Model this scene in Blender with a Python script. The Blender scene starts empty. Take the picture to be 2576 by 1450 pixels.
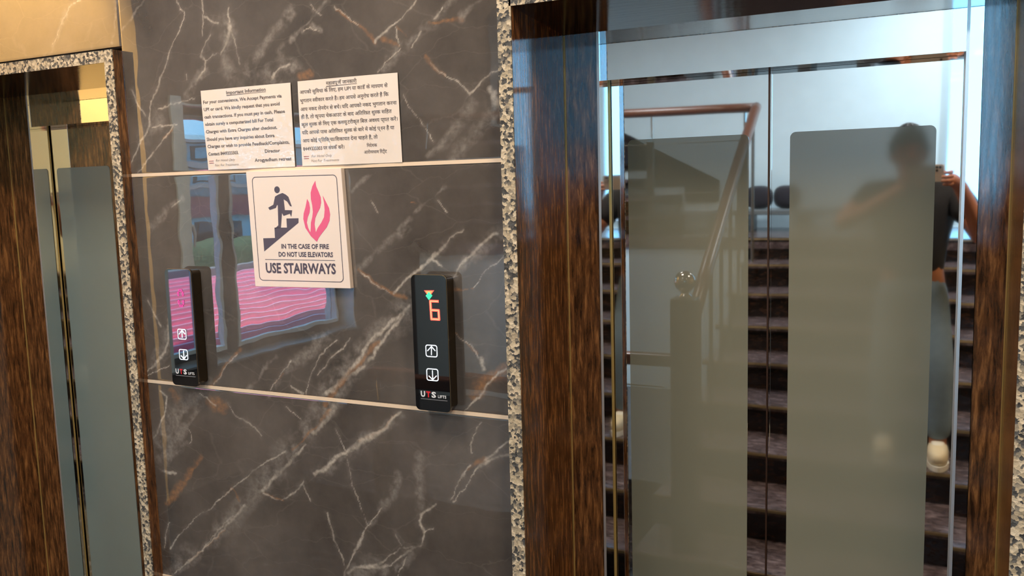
import bpy, bmesh, math, random
import numpy as np
from mathutils import Vector, Matrix

# ------------------------------------------------------------------ scene, camera, sky, exposure
SC = bpy.context.scene
COL = SC.collection
VS = SC.view_settings
VS.view_transform = 'Standard'; VS.look = 'None'; VS.gamma = 1.0; VS.use_curve_mapping = False
VS.exposure = 0.0
SC.cycles.glossy_bounces = 4
SC.cycles.diffuse_bounces = 2
SC.cycles.max_bounces = 6
SC.cycles.caustics_reflective = False
SC.cycles.adaptive_threshold = 0.06
SC.cycles.caustics_refractive = False
SC.cycles.sample_clamp_indirect = 6.0

CAM = Vector((0.0, -1.7871, 1.4428))
YAW, PITCH, ROLL, FPX = -0.4533, -0.1176, -0.0274, 2188.58
cyw, syw, cp, sp = math.cos(YAW), math.sin(YAW), math.cos(PITCH), math.sin(PITCH)
FWD = Vector((syw*cp, cyw*cp, sp)); R0 = Vector((cyw, -syw, 0)); U0 = R0.cross(FWD)
RGT = R0*math.cos(ROLL) + U0*math.sin(ROLL); UPV = -R0*math.sin(ROLL) + U0*math.cos(ROLL)
cam_d = bpy.data.cameras.new('camera'); cam = bpy.data.objects.new('camera', cam_d); COL.objects.link(cam)
cam_d.sensor_width = 36.0; cam_d.lens = FPX/2576*36.0; cam_d.clip_start = 0.01; cam_d.clip_end = 300
cam.matrix_world = Matrix(((RGT.x, UPV.x, -FWD.x, CAM.x), (RGT.y, UPV.y, -FWD.y, CAM.y), (RGT.z, UPV.z, -FWD.z, CAM.z), (0, 0, 0, 1)))
SC.camera = cam

# daylight sky: pale near the horizon, bluer higher up, all the way round
W = bpy.data.worlds.new('sky'); SC.world = W; W.use_nodes = True
nt = W.node_tree; nt.nodes.clear()
wo = nt.nodes.new('ShaderNodeOutputWorld'); bg = nt.nodes.new('ShaderNodeBackground')
tc = nt.nodes.new('ShaderNodeTexCoord'); sx = nt.nodes.new('ShaderNodeSeparateXYZ'); cr = nt.nodes.new('ShaderNodeValToRGB')
nt.links.new(tc.outputs['Generated'], sx.inputs[0]); nt.links.new(sx.outputs['Z'], cr.inputs[0])
cr.color_ramp.elements[0].position = 0.0; cr.color_ramp.elements[0].color = (0.17, 0.46, 0.74, 1)
cr.color_ramp.elements[1].position = 0.7; cr.color_ramp.elements[1].color = (0.15, 0.42, 0.74, 1)
nt.links.new(cr.outputs[0], bg.inputs[0]); bg.inputs[1].default_value = 7.0
nt.links.new(bg.outputs[0], wo.inputs[0])
SUN_E, PANEL_E, SPOT_E = 22.0, 42.0, 420.0
sd = bpy.data.lights.new('sun', 'SUN'); sd.energy = SUN_E; sd.angle = 0.02; sd.color = (1.0, 0.95, 0.88)
so = bpy.data.objects.new('sun', sd); COL.objects.link(so)
so.rotation_euler = Vector((-.20, -.75, -.63)).to_track_quat('-Z', 'Y').to_euler()   # high sun, over the roofs outside

# ------------------------------------------------------------------ helpers
FLOOR = -0.42
YB, YD = 0.275, 0.345          # back of the granite reveal, plane of the lift doors

def tag(o, label=None, cat=None, group=None, kind=None):
    if label: o['label'] = label
    if cat: o['category'] = cat
    if group: o['group'] = group
    if kind: o['kind'] = kind
    return o

def empty(name, loc=(0, 0, 0), parent=None):
    o = bpy.data.objects.new(name, None); COL.objects.link(o); o.location = loc
    o.empty_display_size = 0.05
    if parent: o.parent = parent
    return o

class MB:
    def __init__(s): s.v = []; s.f = []
    def add(s, vs, fs):
        k = len(s.v); s.v += [tuple(v) for v in vs]; s.f += [tuple(i+k for i in f) for f in fs]; return s
    def box(s, a, b):
        (x0, y0, z0), (x1, y1, z1) = a, b
        x0, x1 = min(x0, x1), max(x0, x1); y0, y1 = min(y0, y1), max(y0, y1); z0, z1 = min(z0, z1), max(z0, z1)
        return s.add([(x0,y0,z0),(x1,y0,z0),(x1,y1,z0),(x0,y1,z0),(x0,y0,z1),(x1,y0,z1),(x1,y1,z1),(x0,y1,z1)],
              [(0,3,2,1),(4,5,6,7),(0,1,5,4),(1,2,6,5),(2,3,7,6),(3,0,4,7)])
    def hexa(s, p):     # 8 points, bottom ring then top ring
        return s.add(p, [(0,3,2,1),(4,5,6,7),(0,1,5,4),(1,2,6,5),(2,3,7,6),(3,0,4,7)])
    def prism(s, poly, fn, d0, d1):   # polygon (u,v) extruded between depths; fn(u,v,d)->xyz
        n = len(poly)
        vs = [fn(u, v, d0) for u, v in poly] + [fn(u, v, d1) for u, v in poly]
        fs = [tuple(range(n)), tuple(range(2*n-1, n-1, -1))] + [(i, i+n, (i+1) % n+n, (i+1) % n) for i in range(n)]
        return s.add(vs, fs)
    def tube(s, pts, r, n=10, cap=True):
        pts = [Vector(p) for p in pts]; rs = r if isinstance(r, (list, tuple)) else [r]*len(pts)
        k = len(s.v); up = None
        for i, p in enumerate(pts):
            d = (pts[min(i+1, len(pts)-1)] - pts[max(i-1, 0)]).normalized()
            if up is None: up = Vector((0, 0, 1)) if abs(d.z) < .9 else Vector((1, 0, 0))
            a = d.cross(up)
            if a.length < 1e-4: a = d.orthogonal()
            a.normalize(); b = a.cross(d).normalized(); up = b
            for j in range(n):
                t = 2*math.pi*j/n
                s.v.append(tuple(p + a*math.cos(t)*rs[i] + b*math.sin(t)*rs[i]))
        for i in range(len(pts)-1):
            for j in range(n):
                s.f.append((k+i*n+j, k+i*n+(j+1) % n, k+(i+1)*n+(j+1) % n, k+(i+1)*n+j))
        if cap:
            s.f.append(tuple(k+j for j in range(n-1, -1, -1))); s.f.append(tuple(k+(len(pts)-1)*n+j for j in range(n)))
        return s
    def lathe(s, prof, c=(0, 0, 0), n=20):   # (r,z) profile about z
        k = len(s.v)
        for r, z in prof:
            for j in range(n):
                t = 2*math.pi*j/n; s.v.append((c[0]+r*math.cos(t), c[1]+r*math.sin(t), c[2]+z))
        for i in range(len(prof)-1):
            for j in range(n):
                s.f.append((k+i*n+j, k+i*n+(j+1) % n, k+(i+1)*n+(j+1) % n, k+(i+1)*n+j))
        s.f.append(tuple(k+j for j in range(n-1, -1, -1))); s.f.append(tuple(k+(len(prof)-1)*n+j for j in range(n)))
        return s
    def ell(s, c, r, nu=20, nv=12, e=1.0, M=None):
        def sg(t, p): return math.copysign(abs(t)**p, t)
        k = len(s.v)
        for i in range(1, nv):
            ph = -math.pi/2 + math.pi*i/nv
            for j in range(nu):
                t = 2*math.pi*j/nu
                q = Vector((r[0]*sg(math.cos(ph), e)*sg(math.cos(t), e), r[1]*sg(math.cos(ph), e)*sg(math.sin(t), e), r[2]*sg(math.sin(ph), e)))
                if M is not None: q = M @ q
                s.v.append((c[0]+q.x, c[1]+q.y, c[2]+q.z))
        for i in range(nv-2):
            for j in range(nu):
                s.f.append((k+i*nu+j, k+i*nu+(j+1) % nu, k+(i+1)*nu+(j+1) % nu, k+(i+1)*nu+j))
        for q, ring in (((0, 0, -r[2]), 0), ((0, 0, r[2]), nv-2)):
            q = Vector(q)
            if M is not None: q = M @ q
            s.v.append((c[0]+q.x, c[1]+q.y, c[2]+q.z)); m = len(s.v)-1
            for j in range(nu):
                a, b = k+ring*nu+j, k+ring*nu+(j+1) % nu
                s.f.append((m, b, a) if ring == 0 else (m, a, b))
        return s
    def build(s, name, mat, parent=None, smooth=False, bevel=0, at=None):
        if at is not None:
            s.v = [(x-at[0], y-at[1], z-at[2]) for x, y, z in s.v]
        me = bpy.data.meshes.new(name); me.from_pydata(s.v, [], s.f); me.update()
        o = bpy.data.objects.new(name, me); COL.objects.link(o)
        if at is not None: o.location = at
        me.materials.append(mat)
        if smooth: me.polygons.foreach_set('use_smooth', [True]*len(me.polygons))
        if parent is not None:
            o.parent = parent
            if at is None: o.location = -world_loc(parent)
            else: o.location = Vector(at) - world_loc(parent)
        if bevel:
            m = o.modifiers.new('bevel', 'BEVEL'); m.width = bevel; m.segments = 2; m.limit_method = 'ANGLE'; m.angle_limit = math.radians(40)
        return o

def world_loc(o):
    v = Vector((0, 0, 0))
    while o is not None: v += Vector(o.location); o = o.parent
    return v

def rrect(x0, z0, x1, z1, r, n=6):
    P = []
    for cx, cz, a in ((x1-r, z1-r, 0), (x0+r, z1-r, 90), (x0+r, z0+r, 180), (x1-r, z0+r, 270)):
        for i in range(n+1):
            t = math.radians(a+90*i/n); P.append((cx+r*math.cos(t), cz+r*math.sin(t)))
    return P
def WALLF(u, v, d): return (u, d, v)          # polygon in the plane of the lift wall

# ------------------------------------------------------------------ materials
def newmat(name):
    m = bpy.data.materials.new(name); m.use_nodes = True
    return m, m.node_tree, m.node_tree.nodes['Principled BSDF']
def N(nt, t, **kw):
    n = nt.nodes.new(t)
    for k, v in kw.items():
        if k.startswith('i_'): n.inputs[k[2:].replace('_', ' ')].default_value = v
        else: setattr(n, k, v)
    return n
def srgb(r, g, b):
    f = lambda c: (c/255/12.92) if c/255 <= .04045 else ((c/255+.055)/1.055)**2.4
    return (f(r), f(g), f(b), 1)
def plain(name, col, rough=.5, metal=0, ior=1.5, emit=0, coat=0, var=.06, scale=8, bump=0, bscale=60):
    m, t, p = newmat(name)
    p.inputs['Roughness'].default_value = rough; p.inputs['Metallic'].default_value = metal; p.inputs['IOR'].default_value = ior
    if coat: p.inputs['Coat Weight'].default_value = coat; p.inputs['Coat Roughness'].default_value = .05
    co = N(t, 'ShaderNodeTexCoord')
    nz = N(t, 'ShaderNodeTexNoise'); nz.inputs['Scale'].default_value = scale; nz.inputs['Detail'].default_value = 4
    t.links.new(co.outputs['Object'], nz.inputs['Vector'])
    mx = N(t, 'ShaderNodeMix', data_type='RGBA')
    mx.inputs[6].default_value = tuple(c*(1-var) for c in col[:3])+(1,); mx.inputs[7].default_value = tuple(min(1, c*(1+var)) for c in col[:3])+(1,)
    t.links.new(nz.outputs[0], mx.inputs[0]); t.links.new(mx.outputs[2], p.inputs['Base Color'])
    if emit:
        p.inputs['Emission Color'].default_value = col; p.inputs['Emission Strength'].default_value = emit
    if bump:
        n2 = N(t, 'ShaderNodeTexNoise'); n2.inputs['Scale'].default_value = bscale; n2.inputs['Detail'].default_value = 6
        t.links.new(co.outputs['Object'], n2.inputs['Vector'])
        b = N(t, 'ShaderNodeBump'); b.inputs['Strength'].default_value = 1; b.inputs['Distance'].default_value = bump
        t.links.new(n2.outputs[0], b.inputs['Height']); t.links.new(b.outputs[0], p.inputs['Normal'])
    return m

def marble():
    m, t, p = newmat('dark_marble')
    p.inputs['Roughness'].default_value = .012; p.inputs['IOR'].default_value = 2.3
    co = N(t, 'ShaderNodeTexCoord'); at = N(t, 'ShaderNodeAttribute', attribute_name='vein')
    sep = N(t, 'ShaderNodeSeparateColor'); t.links.new(at.outputs['Color'], sep.inputs[0])
    big = N(t, 'ShaderNodeTexNoise'); big.inputs['Scale'].default_value = 3.2; big.inputs['Detail'].default_value = 7; big.inputs['Roughness'].default_value = .6
    t.links.new(co.outputs['Object'], big.inputs['Vector'])
    base = N(t, 'ShaderNodeValToRGB'); e = base.color_ramp.elements
    e[0].position = .30; e[0].color = srgb(70, 64, 59); e[1].position = .72; e[1].color = srgb(110, 101, 93)
    t.links.new(big.outputs[0], base.inputs[0])
    # hair-fine cracks of the stone's own
    wv = N(t, 'ShaderNodeMapping'); wv.inputs['Rotation'].default_value = (0, math.radians(38), 0); wv.inputs['Scale'].default_value = (2.2, 1, 6.5)
    dn = N(t, 'ShaderNodeTexNoise'); dn.inputs['Scale'].default_value = 5; dn.inputs['Detail'].default_value = 5
    t.links.new(co.outputs['Object'], dn.inputs['Vector'])
    ad = N(t, 'ShaderNodeVectorMath', operation='SCALE'); ad.inputs['Scale'].default_value = .16; t.links.new(dn.outputs['Color'], ad.inputs[0])
    a2 = N(t, 'ShaderNodeVectorMath', operation='ADD'); t.links.new(ad.outputs[0], a2.inputs[0]); t.links.new(co.outputs['Object'], a2.inputs[1])
    t.links.new(a2.outputs[0], wv.inputs['Vector'])
    vo = N(t, 'ShaderNodeTexVoronoi', feature='DISTANCE_TO_EDGE'); vo.inputs['Scale'].default_value = 1.6; t.links.new(wv.outputs[0], vo.inputs['Vector'])
    cr = N(t, 'ShaderNodeMapRange', interpolation_type='SMOOTHSTEP'); cr.inputs['From Min'].default_value = .018; cr.inputs['From Max'].default_value = 0; cr.inputs['To Max'].default_value = .16
    t.links.new(vo.outputs['Distance'], cr.inputs[0])
    fine = N(t, 'ShaderNodeTexNoise'); fine.inputs['Scale'].default_value = 90; fine.inputs['Detail'].default_value = 5
    t.links.new(co.outputs['Object'], fine.inputs['Vector'])
    fr = N(t, 'ShaderNodeMapRange'); fr.inputs['From Min'].default_value = .3; fr.inputs['From Max'].default_value = .65; fr.inputs['To Min'].default_value = .35
    t.links.new(fine.outputs[0], fr.inputs[0])
    def mul(a, b):
        n = N(t, 'ShaderNodeMath', operation='MULTIPLY', use_clamp=True); t.links.new(a, n.inputs[0])
        if hasattr(b, 'links'): t.links.new(b, n.inputs[1])
        else: n.inputs[1].default_value = b
        return n.outputs[0]
    cur = base.outputs[0]
    for mask, col in ((mul(cr.outputs[0], fr.outputs[0]), srgb(140, 130, 120)), (mul(sep.outputs['Blue'], fr.outputs[0]), srgb(138, 129, 120)),
                      (mul(sep.outputs['Green'], fr.outputs[0]), srgb(160, 116, 80)), (mul(sep.outputs['Red'], fr.outputs[0]), srgb(196, 184, 168))):
        mx = N(t, 'ShaderNodeMix', data_type='RGBA'); t.links.new(mask, mx.inputs[0]); t.links.new(cur, mx.inputs[6]); mx.inputs[7].default_value = col
        cur = mx.outputs[2]
    t.links.new(cur, p.inputs['Base Color'])
    n2 = N(t, 'ShaderNodeTexNoise'); n2.inputs['Scale'].default_value = 9; n2.inputs['Detail'].default_value = 1
    t.links.new(co.outputs['Object'], n2.inputs['Vector'])
    b = N(t, 'ShaderNodeBump'); b.inputs['Strength'].default_value = 1; b.inputs['Distance'].default_value = .00032
    t.links.new(n2.outputs[0], b.inputs['Height']); t.links.new(b.outputs[0], p.inputs['Normal'])
    return m

def streaked(name, stretch, dark, mid, hot, rough=.05, ior=1.55, warp=.0002):
    """polished granite with grain drawn out along one axis"""
    m, t, p = newmat(name)
    p.inputs['Roughness'].default_value = rough; p.inputs['IOR'].default_value = ior
    co = N(t, 'ShaderNodeTexCoord'); mp = N(t, 'ShaderNodeMapping'); mp.inputs['Scale'].default_value = stretch
    t.links.new(co.outputs['Object'], mp.inputs['Vector'])
    a = N(t, 'ShaderNodeTexNoise'); a.inputs['Scale'].default_value = 1; a.inputs['Detail'].default_value = 8; a.inputs['Roughness'].default_value = .7; a.inputs['Distortion'].default_value = .4
    t.links.new(mp.outputs[0], a.inputs['Vector'])
    r = N(t, 'ShaderNodeValToRGB'); e = r.color_ramp.elements
    e[0].position = .36; e[0].color = dark; e[1].position = .72; e[1].color = hot
    k = e.new(.52); k.color = mid
    t.links.new(a.outputs[0], r.inputs[0]); t.links.new(r.outputs[0], p.inputs['Base Color'])
    b = N(t, 'ShaderNodeBump'); b.inputs['Strength'].default_value = 1; b.inputs['Distance'].default_value = warp
    t.links.new(a.outputs[0], b.inputs['Height']); t.links.new(b.outputs[0], p.inputs['Normal'])
    return m

def speckle():
    m, t, p = newmat('sawn_granite_edge')
    p.inputs['Roughness'].default_value = .75
    co = N(t, 'ShaderNodeTexCoord')
    dn = N(t, 'ShaderNodeTexNoise'); dn.inputs['Scale'].default_value = 160; dn.inputs['Detail'].default_value = 2; t.links.new(co.outputs['Object'], dn.inputs['Vector'])
    ad = N(t, 'ShaderNodeVectorMath', operation='SCALE'); ad.inputs['Scale'].default_value = .008; t.links.new(dn.outputs['Color'], ad.inputs[0])
    a2 = N(t, 'ShaderNodeVectorMath', operation='ADD'); t.links.new(ad.outputs[0], a2.inputs[0]); t.links.new(co.outputs['Object'], a2.inputs[1])
    v = N(t, 'ShaderNodeTexVoronoi'); v.inputs['Scale'].default_value = 135; t.links.new(a2.outputs[0], v.inputs['Vector'])
    s = N(t, 'ShaderNodeSeparateColor'); t.links.new(v.outputs['Color'], s.inputs[0])
    r = N(t, 'ShaderNodeValToRGB'); r.color_ramp.interpolation = 'LINEAR'; e = r.color_ramp.elements
    e[0].position = 0; e[0].color = srgb(52, 52, 52); e[1].position = 1; e[1].color = srgb(216, 198, 168)
    for q, c in ((.28, srgb(86, 84, 80)), (.42, srgb(140, 130, 112)), (.66, srgb(184, 166, 136))): k = e.new(q); k.color = c
    t.links.new(s.outputs['Red'], r.inputs[0]); t.links.new(r.outputs[0], p.inputs['Base Color'])
    b = N(t, 'ShaderNodeBump'); b.inputs['Distance'].default_value = .0015; t.links.new(v.outputs['Distance'], b.inputs['Height']); t.links.new(b.outputs[0], p.inputs['Normal'])
    return m

def steel(name='mirror_steel', wave=.0009, scale=(1.2, 1.2, .9), col=(.80, .83, .84, 1), rough=.025):
    m, t, p = newmat(name)
    p.inputs['Metallic'].default_value = 1; p.inputs['Roughness'].default_value = rough; p.inputs['Base Color'].default_value = col
    co = N(t, 'ShaderNodeTexCoord'); mp = N(t, 'ShaderNodeMapping'); mp.inputs['Scale'].default_value = scale
    t.links.new(co.outputs['Object'], mp.inputs['Vector'])
    a = N(t, 'ShaderNodeTexNoise'); a.inputs['Scale'].default_value = 1.6; a.inputs['Detail'].default_value = 1.5
    t.links.new(mp.outputs[0], a.inputs['Vector'])
    b = N(t, 'ShaderNodeBump'); b.inputs['Strength'].default_value = 1; b.inputs['Distance'].default_value = wave
    t.links.new(a.outputs[0], b.inputs['Height']); t.links.new(b.outputs[0], p.inputs['Normal'])
    return m

def frosted(name, col, rough):
    m, t, p = newmat(name)
    p.inputs['Base Color'].default_value = col; p.inputs['Roughness'].default_value = rough; p.inputs['IOR'].default_value = 2.1
    co = N(t, 'ShaderNodeTexCoord'); n = N(t, 'ShaderNodeTexNoise'); n.inputs['Scale'].default_value = 5; n.inputs['Detail'].default_value = 6
    t.links.new(co.outputs['Object'], n.inputs['Vector'])
    mx = N(t, 'ShaderNodeMix', data_type='RGBA'); mx.inputs[6].default_value = tuple(c*.93 for c in col[:3])+(1,); mx.inputs[7].default_value = tuple(c*1.07 for c in col[:3])+(1,)
    t.links.new(n.outputs[0], mx.inputs[0]); t.links.new(mx.outputs[2], p.inputs['Base Color'])
    return m

def glass(name, rough=0, tint=(1, 1, 1, 1)):
    m, t, p = newmat(name)
    for n in list(t.nodes):
        if n.type == 'BSDF_PRINCIPLED': t.nodes.remove(n)
    out = [n for n in t.nodes if n.type == 'OUTPUT_MATERIAL'][0]
    tr = N(t, 'ShaderNodeBsdfTransparent'); tr.inputs[0].default_value = tint
    gl = N(t, 'ShaderNodeBsdfGlossy'); gl.inputs['Roughness'].default_value = .01
    lw = N(t, 'ShaderNodeLayerWeight'); lw.inputs[0].default_value = .5
    pw = N(t, 'ShaderNodeMath', operation='POWER'); pw.inputs[1].default_value = 5; t.links.new(lw.outputs['Facing'], pw.inputs[0])
    ma = N(t, 'ShaderNodeMath', operation='MULTIPLY_ADD'); ma.inputs[1].default_value = .96; ma.inputs[2].default_value = .03; t.links.new(pw.outputs[0], ma.inputs[0])
    ms = N(t, 'ShaderNodeMixShader'); t.links.new(ma.outputs[0], ms.inputs[0]); t.links.new(tr.outputs[0], ms.inputs[1]); t.links.new(gl.outputs[0], ms.inputs[2])
    t.links.new(ms.outputs[0], out.inputs[0])
    return m

M = {}
M['marble'] = marble()
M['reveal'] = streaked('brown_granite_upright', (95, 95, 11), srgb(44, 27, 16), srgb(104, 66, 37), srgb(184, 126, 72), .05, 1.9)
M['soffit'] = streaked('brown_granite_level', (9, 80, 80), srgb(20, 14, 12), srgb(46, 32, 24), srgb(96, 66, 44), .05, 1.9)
M['edge'] = speckle()
M['steel'] = steel()
M['steel_jamb'] = steel('mirror_steel_jamb', .0003)
M['frost_r'] = (frosted('frosted_film_olive', (.205, .195, .138, 1), .02), frosted('frosted_film_olive_worn', (.215, .205, .145, 1), .06))
M['frost_l'] = (frosted('frosted_film_grey_green', (.25, .29, .25, 1), .10),)*2
M['satin'] = plain('satin_steel_edge', (.86, .84, .80, 1), .4, metal=.85, var=.04)
M['caulk'] = plain('gold_caulk', srgb(196, 160, 92), .35, metal=.4)
M['joint'] = plain('cream_joint_strip', srgb(232, 206, 176), .45)
M['black'] = plain('black_gap', srgb(12, 11, 11), .6)
M['backing'] = plain('cement_backing', srgb(120, 112, 104), .9)
M['wall'] = plain('pale_blue_plaster', (.62, .80, .90, 1), .7, bump=.0012, bscale=45)
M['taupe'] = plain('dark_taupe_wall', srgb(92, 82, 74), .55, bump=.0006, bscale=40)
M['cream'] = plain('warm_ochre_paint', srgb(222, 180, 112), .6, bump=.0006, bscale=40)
M['ceil'] = plain('ceiling_paint', srgb(206, 198, 190), .8)
M['floor'] = streaked('dark_floor_granite', (14, 22, 14), srgb(30, 27, 28), srgb(58, 52, 52), srgb(110, 100, 98), .12, 1.5)
M['tread'] = streaked('tread_granite', (16, 40, 16), srgb(52, 42, 42), srgb(92, 78, 78), srgb(150, 132, 132), .22, 1.5)
M['riser'] = streaked('riser_granite', (22, 22, 60), srgb(10, 8, 7), srgb(30, 20, 15), srgb(84, 54, 34), .12, 1.5)
M['nose'] = plain('nosing_strip', srgb(140, 120, 86), .4, scale=40, var=.3)
M['wood'] = plain('brown_handrail_wood', srgb(96, 60, 42), .3, scale=20, var=.25)
M['post'] = plain('bronze_post', srgb(92, 82, 66), .35, metal=.4)
M['chrome'] = plain('polished_ball', (.75, .72, .66, 1), .06, metal=1, var=.02)
M['alu'] = plain('white_window_aluminium', srgb(188, 206, 214), .35)
M['alu_dark'] = plain('grey_window_aluminium', srgb(84, 82, 80), .4)
M['sill'] = plain('grey_granite_sill', srgb(110, 118, 122), .3, scale=60, var=.3)
M['glass'] = glass('clear_glass')
M['skirt'] = plain('dark_skirting', srgb(40, 32, 28), .25, scale=30, var=.3)
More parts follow.
